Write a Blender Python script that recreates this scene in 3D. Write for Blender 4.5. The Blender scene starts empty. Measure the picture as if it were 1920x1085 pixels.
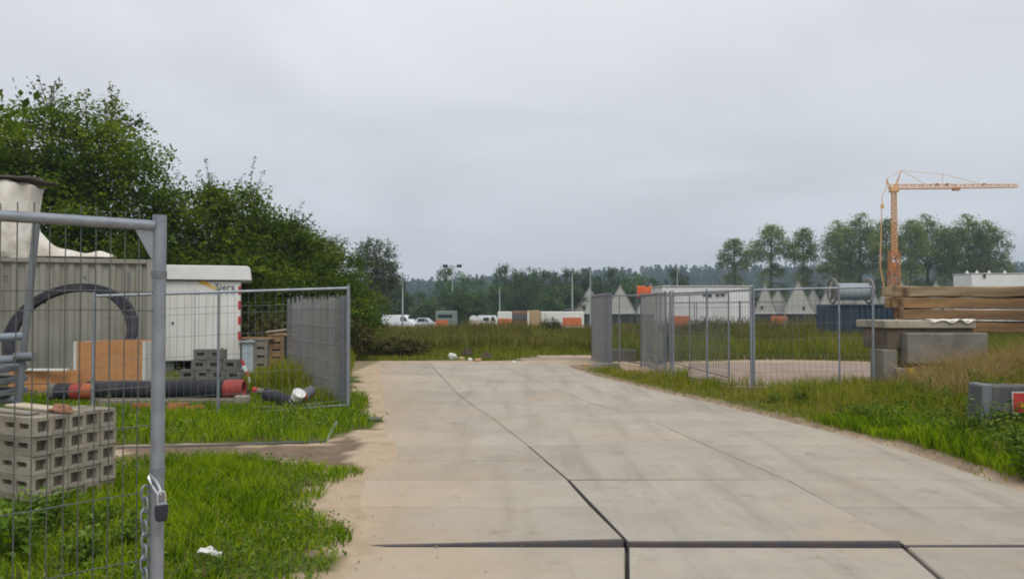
import bpy, bmesh, math, random
import numpy as np
from mathutils import Vector, Matrix

R = math.radians
random.seed(7)
rng = np.random.default_rng(7)
sc = bpy.context.scene
col = sc.collection

# ------------------------------------------------------------------ camera
F = 1470.0            # focal length in photo pixels (1920 wide)
CX, HY = 960.0, 573.0 # horizon row
H = 1.68              # eye height
cam_d = bpy.data.cameras.new('camera')
cam = bpy.data.objects.new('camera', cam_d)
col.objects.link(cam)
cam_d.sensor_width = 36.0
cam_d.lens = 36.0 * F / 1920.0
cam_d.clip_start = 0.05
cam_d.clip_end = 5000
PITCH = math.atan((HY - 542.5) / F)
cam.location = (0, 0, H)
cam.rotation_euler = (R(90) + PITCH, 0, 0)
sc.camera = cam

# ------------------------------------------------------------------ world, sun, exposure
SUN_EL, SUN_AZ = 52.0, 155.0     # azimuth clockwise from +Y: behind, to the right
world = bpy.data.worlds.new('World')
sc.world = world
world.use_nodes = True
wn, wl = world.node_tree.nodes, world.node_tree.links
wn.clear()
w_out = wn.new('ShaderNodeOutputWorld')
w_bg = wn.new('ShaderNodeBackground')
w_bg.inputs['Strength'].default_value = 0.1
w_sky = wn.new('ShaderNodeTexSky')
w_sky.sky_type = 'NISHITA'
w_sky.sun_disc = False
w_sky.sun_elevation = R(SUN_EL)
w_sky.sun_rotation = R(SUN_AZ)
w_tc = wn.new('ShaderNodeTexCoord')
w_sep = wn.new('ShaderNodeSeparateXYZ')
wl.new(w_tc.outputs['Generated'], w_sep.inputs[0])
w_ramp = wn.new('ShaderNodeValToRGB')      # overcast: brighter towards the zenith
w_ramp.color_ramp.elements[0].position = 0.0
w_ramp.color_ramp.elements[0].color = (0.610, 0.640, 0.695, 1)
w_ramp.color_ramp.elements[1].position = 0.36
w_ramp.color_ramp.elements[1].color = (0.835, 0.855, 0.89, 1)
e = w_ramp.color_ramp.elements.new(1.0); e.color = (1.15, 1.15, 1.15, 1)
e = w_ramp.color_ramp.elements.new(0.15); e.color = (0.660, 0.690, 0.738, 1)
wl.new(w_sep.outputs['Z'], w_ramp.inputs[0])
w_add = wn.new('ShaderNodeMath'); w_add.operation = 'ADD'; w_add.inputs[1].default_value = 0.22
wl.new(w_sep.outputs['Z'], w_add.inputs[0])
w_abs = wn.new('ShaderNodeMath'); w_abs.operation = 'ABSOLUTE'
wl.new(w_add.outputs[0], w_abs.inputs[0])
w_dx = wn.new('ShaderNodeMath'); w_dx.operation = 'DIVIDE'
w_dy = wn.new('ShaderNodeMath'); w_dy.operation = 'DIVIDE'
wl.new(w_sep.outputs['X'], w_dx.inputs[0]); wl.new(w_abs.outputs[0], w_dx.inputs[1])
wl.new(w_sep.outputs['Y'], w_dy.inputs[0]); wl.new(w_abs.outputs[0], w_dy.inputs[1])
w_cmb = wn.new('ShaderNodeCombineXYZ')
wl.new(w_dx.outputs[0], w_cmb.inputs[0]); wl.new(w_dy.outputs[0], w_cmb.inputs[1])
w_noi = wn.new('ShaderNodeTexNoise')
w_noi.inputs['Scale'].default_value = 1.1
w_noi.inputs['Detail'].default_value = 3.5
w_noi.inputs['Roughness'].default_value = 0.5
w_noi.inputs['Distortion'].default_value = 0.6
wl.new(w_cmb.outputs[0], w_noi.inputs['Vector'])
w_map = wn.new('ShaderNodeMapRange')
w_map.inputs['From Min'].default_value = 0.25; w_map.inputs['From Max'].default_value = 0.75
w_map.inputs['To Min'].default_value = 8.8; w_map.inputs['To Max'].default_value = 11.2
wl.new(w_noi.outputs['Fac'], w_map.inputs['Value'])
w_scl = wn.new('ShaderNodeVectorMath'); w_scl.operation = 'SCALE'
wl.new(w_ramp.outputs['Color'], w_scl.inputs[0]); wl.new(w_map.outputs[0], w_scl.inputs['Scale'])
w_mix = wn.new('ShaderNodeMix'); w_mix.data_type = 'RGBA'
w_mix.inputs['Factor'].default_value = 0.94
wl.new(w_sky.outputs['Color'], w_mix.inputs['A']); wl.new(w_scl.outputs[0], w_mix.inputs['B'])
wl.new(w_mix.outputs['Result'], w_bg.inputs['Color'])
wl.new(w_bg.outputs[0], w_out.inputs['Surface'])

sun_d = bpy.data.lights.new('sun', 'SUN')
sun_d.energy = 1.3
sun_d.angle = R(25)
sun_d.color = (1.0, 0.965, 0.91)
sun = bpy.data.objects.new('sun', sun_d)
col.objects.link(sun)
sdir = Vector((math.sin(R(SUN_AZ)) * math.cos(R(SUN_EL)), math.cos(R(SUN_AZ)) * math.cos(R(SUN_EL)), math.sin(R(SUN_EL))))
sun.rotation_euler = (-sdir).to_track_quat('-Z', 'Y').to_euler()

sc.view_settings.view_transform = 'Standard'
sc.view_settings.look = 'None'
sc.view_settings.exposure = 0.0
sc.view_settings.gamma = 1.0
sc.cycles.use_denoising = True
sc.cycles.max_bounces = 6
sc.cycles.transparent_max_bounces = 8
sc.cycles.volume_bounces = 0
sc.cycles.filter_width = 1.9

# ------------------------------------------------------------------ helpers
def at(px, py, z=0.0):
    """pixel of the photo -> point on the horizontal plane at height z"""
    d = F * (H - z) / (py - HY)
    return Vector(((px - CX) / F * d, d, z))

def pd(px, d, z=0.0):
    return Vector(((px - CX) / F * d, d, z))

def zy(py, d):
    return H - (py - HY) * d / F

def smooth(a, b, x):
    t = np.clip((x - a) / (b - a), 0, 1)
    return t * t * (3 - 2 * t)

_ht = rng.random((256, 256))
def vnoise(x, y, s=1.0):
    x = np.asarray(x, float) / s + 100.3; y = np.asarray(y, float) / s + 57.7
    xi = np.floor(x).astype(int); yi = np.floor(y).astype(int)
    fx = x - xi; fy = y - yi
    fx = fx * fx * (3 - 2 * fx); fy = fy * fy * (3 - 2 * fy)
    h = lambda i, j: _ht[i % 256, j % 256]
    return (h(xi, yi) * (1 - fx) + h(xi + 1, yi) * fx) * (1 - fy) + (h(xi, yi + 1) * (1 - fx) + h(xi + 1, yi + 1) * fx) * fy

def fbm(x, y, s=1.0):
    return 0.55 * vnoise(x, y, s) + 0.3 * vnoise(x + 31, y + 17, s * 0.45) + 0.15 * vnoise(x + 7, y + 91, s * 0.2)

def inpoly(x, y, poly):
    x = np.asarray(x); y = np.asarray(y)
    r = np.zeros(x.shape, bool)
    n = len(poly)
    for i in range(n):
        x0, y0 = poly[i][0], poly[i][1]; x1, y1 = poly[(i + 1) % n][0], poly[(i + 1) % n][1]
        c = ((y0 > y) != (y1 > y))
        with np.errstate(divide='ignore', invalid='ignore'):
            r ^= c & (x < (x1 - x0) * (y - y0) / (y1 - y0 + 1e-12) + x0)
    return r

def tag(o, label=None, cat=None, group=None, kind=None):
    if label: o['label'] = label
    if cat: o['category'] = cat
    if group: o['group'] = group
    if kind: o['kind'] = kind
    return o

def empty(name, loc=(0, 0, 0), rz=0.0, label=None, cat=None, group=None):
    o = bpy.data.objects.new(name, None)
    o.empty_display_size = 0.2
    col.objects.link(o)
    o.location = loc; o.rotation_euler = (0, 0, rz)
    return tag(o, label, cat, group)

def link(name, me, mat=None, parent=None):
    o = bpy.data.objects.new(name, me)
    col.objects.link(o)
    if mat is not None and not me.materials: me.materials.append(mat)
    if parent is not None: o.parent = parent
    return o

def copy_tree(o, parent=None):
    c = o.copy(); col.objects.link(c)
    if parent is not None: c.parent = parent
    for ch in o.children:
        copy_tree(ch, c)
    return c

class MB:
    def __init__(s): s.v = []; s.f = []
    def add(s, vs, fs, M=None):
        b = len(s.v)
        for p in vs:
            p = Vector(p)
            s.v.append(tuple(M @ p) if M is not None else tuple(p))
        for f in fs: s.f.append(tuple(i + b for i in f))
        return s
    def box(s, c, size, rz=0.0, M=None):
        x, y, z = size[0] / 2, size[1] / 2, size[2] / 2
        T = Matrix.Translation(Vector(c)) @ Matrix.Rotation(rz, 4, 'Z')
        if M is not None: T = M @ T
        vs = [(-x, -y, -z), (x, -y, -z), (x, y, -z), (-x, y, -z), (-x, -y, z), (x, -y, z), (x, y, z), (-x, y, z)]
        return s.add(vs, [(3, 2, 1, 0), (4, 5, 6, 7), (0, 1, 5, 4), (1, 2, 6, 5), (2, 3, 7, 6), (3, 0, 4, 7)], T)
    def bar(s, a, b, w, h=None):
        """square bar from a to b"""
        return s.tube([a, b], w / 2 * 1.414, 4, math.pi / 4, sy=(h or w) / w)
    def tube(s, pts, r, n=8, ph=0.0, cap=True, sy=1.0, closed=False):
        pts = [Vector(p) for p in pts]
        m = len(pts)
        rs = r if isinstance(r, (list, tuple)) else [r] * m
        rings = []
        up0 = None
        for i, p in enumerate(pts):
            if closed: t = pts[(i + 1) % m] - pts[i - 1]
            elif i == 0: t = pts[1] - p
            elif i == m - 1: t = p - pts[i - 1]
            else: t = pts[i + 1] - pts[i - 1]
            t.normalize()
            if up0 is None:
                ref = Vector((0, 0, 1)) if abs(t.z) < 0.9 else Vector((1, 0, 0))
            else: ref = up0
            u = t.cross(ref)
            if u.length < 1e-5: u = t.cross(Vector((0, 1, 0)))
            u.normalize(); w = u.cross(t).normalized()
            up0 = w
            rings.append([p + (u * math.cos(ph + 2 * math.pi * k / n) + w * sy * math.sin(ph + 2 * math.pi * k / n)) * rs[i] for k in range(n)])
        vs = [q for rg in rings for q in rg]
        fs = []
        for i in range(m if closed else m - 1):
            j = (i + 1) % m
            for k in range(n):
                fs.append((i * n + k, i * n + (k + 1) % n, j * n + (k + 1) % n, j * n + k))
        if cap and not closed:
            fs.append(tuple(range(n - 1, -1, -1))); fs.append(tuple((m - 1) * n + k for k in range(n)))
        return s.add(vs, fs)
    def pipe(s, a, b, ro, ri, n=20):
        """hollow pipe with open ends"""
        a = Vector(a); b = Vector(b); t = (b - a).normalized()
        ref = Vector((0, 0, 1)) if abs(t.z) < 0.9 else Vector((1, 0, 0))
        u = t.cross(ref).normalized(); w = u.cross(t)
        vs = []
        for p, r in ((a, ro), (b, ro), (b, ri), (a, ri)):
            for k in range(n):
                an = 2 * math.pi * k / n
                vs.append(p + (u * math.cos(an) + w * math.sin(an)) * r)
        fs = []
        for i in range(4):
            j = (i + 1) % 4
            for k in range(n): fs.append((i * n + k, i * n + (k + 1) % n, j * n + (k + 1) % n, j * n + k))
        return s.add(vs, fs)
    def prism(s, poly, y0, y1, M=None):
        """polygon in x,z pushed along y"""
        n = len(poly)
        vs = [(x, y0, z) for x, z in poly] + [(x, y1, z) for x, z in poly]
        fs = [tuple(range(n)), tuple(range(2 * n - 1, n - 1, -1))]
        for i in range(n):
            j = (i + 1) % n
            fs.append((i, i + n, j + n, j))
        return s.add(vs, fs, M)
    def mesh(s, name, bevel=0.0, smooth_=False, seg=1):
        me = bpy.data.meshes.new(name)
        me.from_pydata(s.v, [], s.f)
        bm = bmesh.new(); bm.from_mesh(me)
        bmesh.ops.recalc_face_normals(bm, faces=bm.faces)
        if bevel > 0:
            ed = [e_ for e_ in bm.edges if len(e_.link_faces) == 2 and e_.calc_face_angle(0) > 0.6]
            bmesh.ops.bevel(bm, geom=ed, offset=bevel, segments=seg, affect='EDGES', profile=0.5, clamp_overlap=True)
        if smooth_:
            for f in bm.faces: f.smooth = True
            for e_ in bm.edges:
                if len(e_.link_faces) == 2 and e_.calc_face_angle(0) > 0.7: e_.smooth = False
        bm.to_mesh(me); bm.free()
        return me
    def build(s, name, mat, parent=None, bevel=0.0, smooth_=False, seg=1, origin=None):
        if origin is not None:
            o_ = Vector(origin)
            s.v = [tuple(Vector(p) - o_) for p in s.v]
        o = link(name, s.mesh(name, bevel, smooth_, seg), mat, parent)
        if origin is not None: o.location = origin
        return o

def np_mesh(name, verts, quads=None, tris=None, tone=None):
    me = bpy.data.meshes.new(name)
    nq = 0 if quads is None else len(quads); nt = 0 if tris is None else len(tris)
    me.vertices.add(len(verts)); me.vertices.foreach_set('co', np.ascontiguousarray(verts, np.float32).ravel())
    li = []
    if nq: li.append(np.asarray(quads, np.int32).ravel())
    if nt: li.append(np.asarray(tris, np.int32).ravel())
    li = np.concatenate(li)
    me.loops.add(len(li)); me.loops.foreach_set('vertex_index', li)
    me.polygons.add(nq + nt)
    st = np.concatenate([np.arange(nq) * 4, nq * 4 + np.arange(nt) * 3]).astype(np.int32)
    me.polygons.foreach_set('loop_start', st)
    if tone is not None:
        a = me.attributes.new('tone', 'FLOAT', 'POINT')
        a.data.foreach_set('value', np.ascontiguousarray(tone, np.float32))
    me.update(calc_edges=True)
    me.validate()
    return me

# ------------------------------------------------------------------ materials
def nodes_of(m):
    m.use_nodes = True
    nt = m.node_tree
    return nt, nt.nodes, nt.links, nt.nodes['Principled BSDF']

def mat(name, c1, c2=None, scale=4.0, rough=0.75, metal=0.0, bump=0.0, bscale=None, dirt=None, dirt_amt=0.35, dscale=1.2, rnd=0.0, spec=0.4, stretch=(1, 1, 1)):
    """two colours mixed by noise, patches of dirt, a little relief"""
    m = bpy.data.materials.new(name)
    nt, N, L, B = nodes_of(m)
    tc = N.new('ShaderNodeTexCoord'); mp = N.new('ShaderNodeMapping')
    mp.inputs['Scale'].default_value = stretch
    L.new(tc.outputs['Object'], mp.inputs['Vector'])
    c2 = c2 or tuple(x * 0.8 for x in c1)
    n1 = N.new('ShaderNodeTexNoise'); n1.inputs['Scale'].default_value = scale; n1.inputs['Detail'].default_value = 5; n1.inputs['Roughness'].default_value = 0.62
    L.new(mp.outputs[0], n1.inputs['Vector'])
    r1 = N.new('ShaderNodeMapRange'); r1.inputs['From Min'].default_value = 0.35; r1.inputs['From Max'].default_value = 0.68
    L.new(n1.outputs['Fac'], r1.inputs['Value'])
    mx = N.new('ShaderNodeMix'); mx.data_type = 'RGBA'
    mx.inputs['A'].default_value = (*c1, 1); mx.inputs['B'].default_value = (*c2, 1)
    L.new(r1.outputs[0], mx.inputs['Factor'])
    out = mx.outputs['Result']
    if dirt:
        n2 = N.new('ShaderNodeTexNoise'); n2.inputs['Scale'].default_value = dscale; n2.inputs['Detail'].default_value = 7; n2.inputs['Roughness'].default_value = 0.7
        L.new(mp.outputs[0], n2.inputs['Vector'])
        r2 = N.new('ShaderNodeMapRange'); r2.inputs['From Min'].default_value = 0.46; r2.inputs['From Max'].default_value = 0.72; r2.inputs['To Max'].default_value = dirt_amt
        L.new(n2.outputs['Fac'], r2.inputs['Value'])
        m2 = N.new('ShaderNodeMix'); m2.data_type = 'RGBA'; m2.inputs['B'].default_value = (*dirt, 1)
        L.new(r2.outputs[0], m2.inputs['Factor']); L.new(out, m2.inputs['A'])
        out = m2.outputs['Result']
    if rnd > 0:
        oi = N.new('ShaderNodeObjectInfo')
        r3 = N.new('ShaderNodeMapRange'); r3.inputs['To Min'].default_value = 1 - rnd; r3.inputs['To Max'].default_value = 1 + rnd
        L.new(oi.outputs['Random'], r3.inputs['Value'])
        sc_ = N.new('ShaderNodeVectorMath'); sc_.operation = 'SCALE'
        L.new(out, sc_.inputs[0]); L.new(r3.outputs[0], sc_.inputs['Scale'])
        out = sc_.outputs[0]
    L.new(out, B.inputs['Base Color'])
    B.inputs['Roughness'].default_value = rough
    B.inputs['Metallic'].default_value = metal
    B.inputs['Specular IOR Level'].default_value = spec
    if bump > 0:
        n3 = N.new('ShaderNodeTexNoise'); n3.inputs['Scale'].default_value = bscale or scale * 6; n3.inputs['Detail'].default_value = 6
        L.new(mp.outputs[0], n3.inputs['Vector'])
        bp = N.new('ShaderNodeBump'); bp.inputs['Strength'].default_value = bump; bp.inputs['Distance'].default_value = 0.02
        L.new(n3.outputs['Fac'], bp.inputs['Height']); L.new(bp.outputs[0], B.inputs['Normal'])
    return m

def leaf_mat(name, dark, mid, light, transl=0.35, rough=0.75, pscale=0.6, rnd=0.12):
    """leaf colours from the per-leaf tone plus patches through the plant"""
    m = bpy.data.materials.new(name)
    nt, N, L, B = nodes_of(m)
    at_ = N.new('ShaderNodeAttribute'); at_.attribute_name = 'tone'
    geo = N.new('ShaderNodeNewGeometry')
    n1 = N.new('ShaderNodeTexNoise'); n1.inputs['Scale'].default_value = pscale; n1.inputs['Detail'].default_value = 3
    L.new(geo.outputs['Position'], n1.inputs['Vector'])
    a1 = N.new('ShaderNodeMath'); a1.operation = 'MULTIPLY_ADD'; a1.inputs[1].default_value = 1.1; a1.inputs[2].default_value = -0.55
    L.new(n1.outputs['Fac'], a1.inputs[0])
    a2 = N.new('ShaderNodeMath'); a2.operation = 'ADD'
    L.new(at_.outputs['Fac'], a2.inputs[0]); L.new(a1.outputs[0], a2.inputs[1])
    rp = N.new('ShaderNodeValToRGB')
    rp.color_ramp.elements[0].color = (*dark, 1); rp.color_ramp.elements[1].color = (*light, 1)
    rp.color_ramp.elements[0].position = 0.05; rp.color_ramp.elements[1].position = 0.95
    e_ = rp.color_ramp.elements.new(0.5); e_.color = (*mid, 1)
    L.new(a2.outputs[0], rp.inputs[0])
    oi = N.new('ShaderNodeObjectInfo')
    r3 = N.new('ShaderNodeMapRange'); r3.inputs['To Min'].default_value = 1 - rnd; r3.inputs['To Max'].default_value = 1 + rnd
    L.new(oi.outputs['Random'], r3.inputs['Value'])
    s_ = N.new('ShaderNodeVectorMath'); s_.operation = 'SCALE'
    L.new(rp.outputs[0], s_.inputs[0]); L.new(r3.outputs[0], s_.inputs['Scale'])
    L.new(s_.outputs[0], B.inputs['Base Color'])
    B.inputs['Roughness'].default_value = rough
    B.inputs['Specular IOR Level'].default_value = 0.06
    tr = N.new('ShaderNodeBsdfTranslucent'); L.new(s_.outputs[0], tr.inputs['Color'])
    ms = N.new('ShaderNodeMixShader'); ms.inputs[0].default_value = transl
    L.new(B.outputs[0], ms.inputs[1]); L.new(tr.outputs[0], ms.inputs[2])
    L.new(ms.outputs[0], N['Material Output'].inputs['Surface'])
    return m

M = {}
M['galv'] = mat('galvanised_steel', (0.30, 0.33, 0.37), (0.22, 0.245, 0.28), 9, 0.48, 0.45, 0.08, dirt=(0.12, 0.10, 0.08), dirt_amt=0.3, dscale=5)
M['galv_dull'] = mat('weathered_galvanised_steel', (0.20, 0.215, 0.235), (0.15, 0.16, 0.175), 7, 0.6, 0.35, 0.05)
M['wire'] = mat('fence_wire', (0.20, 0.215, 0.225), (0.14, 0.15, 0.16), 5, 0.55, 0.35)
M['wire_rust'] = mat('dull_wire', (0.115, 0.125, 0.12), (0.075, 0.078, 0.075), 5, 0.6, 0.3)
M['wire_pale'] = mat('pale_zinc_wire', (0.30, 0.30, 0.295), (0.23, 0.23, 0.225), 5, 0.7, 0.05)
M['chrome'] = mat('bright_steel', (0.75, 0.75, 0.76), (0.6, 0.6, 0.62), 9, 0.2, 0.95)
M['lock'] = mat('dark_lock_body', (0.05, 0.055, 0.075), (0.03, 0.03, 0.04), 14, 0.4, 0.5)
M['slab_plain'] = mat('plain_slab', (0.365, 0.340, 0.300), (0.305, 0.280, 0.245), 2.2, 0.88, 0, 0.25, 60, dirt=(0.36, 0.27, 0.185), dirt_amt=0.6, dscale=0.9, rnd=0.05)
def slab_mat():
    m = bpy.data.materials.new('worn_concrete_slab')
    nt, N, L, B = nodes_of(m)
    geo = N.new('ShaderNodeNewGeometry')
    oi = N.new('ShaderNodeObjectInfo')
    def nz_(scale, det=6, ro=.65, vec=None):
        n = N.new('ShaderNodeTexNoise'); n.inputs['Scale'].default_value = scale; n.inputs['Detail'].default_value = det; n.inputs['Roughness'].default_value = ro
        L.new(vec or geo.outputs['Position'], n.inputs['Vector']); return n.outputs['Fac']
    def rng_(v, a, b, lo=0.0, hi=1.0):
        r = N.new('ShaderNodeMapRange'); r.interpolation_type = 'SMOOTHSTEP'
        for k, x in (('From Min', a), ('From Max', b), ('To Min', lo), ('To Max', hi)): r.inputs[k].default_value = x
        L.new(v, r.inputs['Value']); return r.outputs[0]
    def mixc(f, a, b):
        x = N.new('ShaderNodeMix'); x.data_type = 'RGBA'
        for k, v in (('A', a), ('B', b)):
            if isinstance(v, tuple): x.inputs[k].default_value = (*v, 1)
            else: L.new(v, x.inputs[k])
        L.new(f, x.inputs['Factor']); return x.outputs['Result']
    def math_(op, a, b):
        x = N.new('ShaderNodeMath'); x.operation = op
        for i, v in enumerate((a, b)):
            if isinstance(v, (int, float)): x.inputs[i].default_value = v
            else: L.new(v, x.inputs[i])
        return x.outputs[0]
    c = mixc(rng_(nz_(0.9, 7, .7), .35, .68), (.400, .360, .300), (.335, .300, .248))
    # long wheel streaks along the road
    mp = N.new('ShaderNodeMapping'); mp.inputs['Scale'].default_value = (2.6, .22, 1); mp.inputs['Rotation'].default_value = (0, 0, -.17)
    L.new(geo.outputs['Position'], mp.inputs['Vector'])
    c = mixc(rng_(nz_(1.0, 5, .6, mp.outputs[0]), .46, .72, 0, .7), c, (.265, .235, .195))
    # brownish stains and pale scuffs
    c = mixc(rng_(nz_(2.7, 8, .75), .54, .72, 0, .65), c, (.23, .18, .13))
    c = mixc(rng_(nz_(5.5, 8, .7), .58, .75, 0, .45), c, (.47, .44, .39))
    c = mixc(rng_(nz_(70, 3, .6), .60, .72, 0, .45), c, (.17, .15, .13))
    # hairline cracks
    vo = N.new('ShaderNodeTexVoronoi'); vo.feature = 'DISTANCE_TO_EDGE'; vo.inputs['Scale'].default_value = .55
    wv = N.new('ShaderNodeTexNoise'); wv.inputs['Scale'].default_value = 2.2; wv.inputs['Detail'].default_value = 6; L.new(geo.outputs['Position'], wv.inputs['Vector'])
    va = N.new('ShaderNodeVectorMath'); va.operation = 'MULTIPLY_ADD'; va.inputs[1].default_value = (.9, .9, 0); L.new(wv.outputs['Color'], va.inputs[0]); L.new(geo.outputs['Position'], va.inputs[2])
    L.new(va.outputs[0], vo.inputs['Vector'])
    crk = math_('MULTIPLY', rng_(vo.outputs['Distance'], .0, .007, 1, 0), rng_(nz_(.8, 3, .5), .63, .68, 0, .7))
    c = mixc(crk, c, (.12, .10, .085))
    # wind blown sand, thick by the left edge
    sp = N.new('ShaderNodeSeparateXYZ'); L.new(geo.outputs['Position'], sp.inputs[0])
    s_ = math_('ADD', math_('ADD', sp.outputs['X'], 1.18), math_('MULTIPLY', math_('SUBTRACT', sp.outputs['Y'], 5.55), .1825))
    wob = math_('MULTIPLY', math_('SUBTRACT', nz_(1.1, 6, .65), .5), 3.4)
    d = rng_(math_('ADD', s_, wob), -.5, 1.9, .95, 0.0)
    d2 = rng_(nz_(.55, 6, .7), .52, .70, 0, .55)
    c = mixc(math_('MAXIMUM', d, d2), c, mixc(nz_(9, 6, .7), (.485, .375, .265), (.40, .30, .205)))
    rr = rng_(oi.outputs['Random'], 0, 1, .93, 1.06)
    sc_ = N.new('ShaderNodeVectorMath'); sc_.operation = 'SCALE'; L.new(c, sc_.inputs[0]); L.new(rr, sc_.inputs['Scale'])
    L.new(sc_.outputs[0], B.inputs['Base Color'])
    B.inputs['Roughness'].default_value = .9; B.inputs['Specular IOR Level'].default_value = .25
    bp = N.new('ShaderNodeBump'); bp.inputs['Strength'].default_value = .35; bp.inputs['Distance'].default_value = .012
    L.new(nz_(45, 7, .7), bp.inputs['Height']); L.new(bp.outputs[0], B.inputs['Normal'])
    return m
M['slab'] = slab_mat()
M['edge_steel'] = mat('rusted_edge_steel', (0.085, 0.083, 0.100), (0.13, 0.105, 0.09), 6, 0.7, 0.2)
M['joint_sand'] = mat('sand_filled_joint', (0.15, 0.125, 0.10), (0.085, 0.072, 0.06), 5, 0.95, 0, 0.3)
M['joint'] = mat('road_subbase', (0.06, 0.055, 0.05), (0.10, 0.085, 0.07), 6, 0.95, 0, 0.3)
M['block'] = mat('hollow_block_concrete', (0.33, 0.295, 0.235), (0.235, 0.205, 0.16), 5, 0.92, 0, 0.5, 55, dirt=(0.14, 0.115, 0.08), dirt_amt=0.7, dscale=3, rnd=0.16)
M['block_dark'] = mat('weathered_block_concrete', (0.17, 0.165, 0.15), (0.12, 0.118, 0.105), 6, 0.92, 0, 0.4, 70, rnd=0.12)
M['conc'] = mat('mossy_concrete', (0.265, 0.245, 0.205), (0.165, 0.15, 0.125), 2.4, 0.92, 0, 0.5, 30, dirt=(0.07, 0.062, 0.04), dirt_amt=0.85, dscale=1.8, rnd=0.08)
M['conc_brown'] = mat('brown_shaded_concrete', (0.17, 0.135, 0.095), (0.10, 0.078, 0.055), 2.5, 0.95, 0, 0.5, 30, dirt=(0.05, 0.04, 0.028), dirt_amt=0.7, dscale=2)  # front shading put into the brown base colour, plus dirt blotches
M['conc_pale'] = mat('pale_weathered_concrete', (0.42, 0.385, 0.30), (0.30, 0.27, 0.21), 3, 0.92, 0, 0.4, 45, dirt=(0.12, 0.10, 0.065), dirt_amt=0.7, dscale=2.2)
M['conc_dark'] = mat('stained_shaded_concrete', (0.11, 0.10, 0.085), (0.16, 0.145, 0.12), 3, 0.92, 0, 0.4, 45, dirt=(0.05, 0.055, 0.03), dirt_amt=0.7, dscale=3, rnd=0.08)  # stained concrete; on the base block the dark tone paints its shadow
M['container'] = mat('grey_beige_sheet_steel', (0.335, 0.325, 0.275), (0.285, 0.275, 0.23), 1.5, 0.6, 0.05, 0.05, 12, dirt=(0.17, 0.14, 0.10), dirt_amt=0.55, dscale=1.6, stretch=(1, 1, 0.35))
M['white'] = mat('white_paint', (0.78, 0.77, 0.74), (0.70, 0.69, 0.655), 1.6, 0.5, 0, 0.03, dirt=(0.45, 0.41, 0.34), dirt_amt=0.45, dscale=1.5, stretch=(1, 1, 0.3))
M['white_clean'] = mat('white_sheet_metal', (0.80, 0.80, 0.79), (0.74, 0.74, 0.73), 1.2, 0.45, 0, 0.0, dirt=(0.5, 0.46, 0.40), dirt_amt=0.25, dscale=0.8)
M['offwhite'] = mat('greyed_white_panel', (0.60, 0.59, 0.56), (0.52, 0.51, 0.49), 1.4, 0.6, 0, 0.0, dirt=(0.33, 0.30, 0.26), dirt_amt=0.4, dscale=1)
M['tarp'] = mat('white_plastic_sheet', (0.80, 0.77, 0.70), (0.70, 0.66, 0.58), 3, 0.45, 0, 0.5, 6, dirt=(0.33, 0.25, 0.17), dirt_amt=0.7, dscale=1.6)
M['red'] = mat('red_paint', (0.50, 0.045, 0.035), (0.38, 0.03, 0.03), 8, 0.55)
M['red_pipe'] = mat('faded_red_pipe', (0.36, 0.055, 0.04), (0.24, 0.03, 0.028), 6, 0.6)
M['orange_pipe'] = mat('orange_brown_pipe', (0.42, 0.11, 0.035), (0.30, 0.075, 0.03), 6, 0.6)
M['black'] = mat('black_plastic_pipe', (0.018, 0.020, 0.030), (0.026, 0.028, 0.038), 4, 0.6, 0, 0, spec=.2, dirt=(0.10, 0.09, 0.08), dirt_amt=0.4, dscale=3)
M['rubber'] = mat('black_rubber', (0.018, 0.018, 0.019), (0.03, 0.03, 0.03), 6, 0.8)
M['ply'] = mat('orange_plywood', (0.52, 0.265, 0.105), (0.43, 0.20, 0.075), 2.2, 0.75, 0, 0.1, 25, dirt=(0.30, 0.15, 0.08), dirt_amt=0.5, dscale=3, stretch=(1, 1, 5))
M['timber'] = mat('weathered_timber', (0.37, 0.225, 0.105), (0.22, 0.125, 0.055), 1.6, 0.85, 0, 0.35, 14, dirt=(0.10, 0.06, 0.035), dirt_amt=0.8, dscale=1.3, rnd=0.28, stretch=(0.5, 3, 3))
M['timber_top'] = mat('bleached_crumbling_timber', (0.42, 0.33, 0.20), (0.26, 0.17, 0.09), 1.6, 0.9, 0, 0.6, 12, dirt=(0.12, 0.075, 0.04), dirt_amt=0.8, dscale=1.3, rnd=0.2, stretch=(0.5, 3, 3))
M['timber_grey'] = mat('silvered_timber', (0.27, 0.245, 0.205), (0.19, 0.165, 0.13), 2.0, 0.88, 0, 0.3, 14, rnd=0.15, stretch=(0.4, 3, 3))
M['timber_pale'] = mat('pale_timber', (0.50, 0.43, 0.33), (0.40, 0.33, 0.24), 2.0, 0.8, 0, 0.2, 14, rnd=0.1, stretch=(0.5, 3, 3))
M['timber_dark'] = mat('dark_rotting_wood', (0.075, 0.055, 0.038), (0.045, 0.035, 0.025), 3, 0.95, 0, 0.4)
M['bark'] = mat('bark', (0.10, 0.085, 0.065), (0.06, 0.05, 0.04), 8, 0.95, 0, 0.5)
M['bark_grey'] = mat('grey_bark', (0.20, 0.19, 0.165), (0.12, 0.112, 0.098), 5, 0.95, 0, 0.4)
M['tan'] = mat('tan_panel', (0.42, 0.29, 0.16), (0.36, 0.25, 0.14), 2, 0.7)
M['blue_dark'] = mat('dark_blue_container_steel', (0.020, 0.042, 0.068), (0.032, 0.058, 0.085), 1.6, 0.55, 0.1, 0, dirt=(0.11, 0.12, 0.12), dirt_amt=0.35, dscale=1.4)
M['blue_grey'] = mat('blue_grey_plastic', (0.30, 0.35, 0.37), (0.24, 0.285, 0.305), 2, 0.6)
M['pale_blue'] = mat('pale_blue_panel', (0.42, 0.48, 0.53), (0.36, 0.42, 0.47), 2, 0.6, dirt=(0.28, 0.26, 0.22), dirt_amt=0.4)
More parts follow.
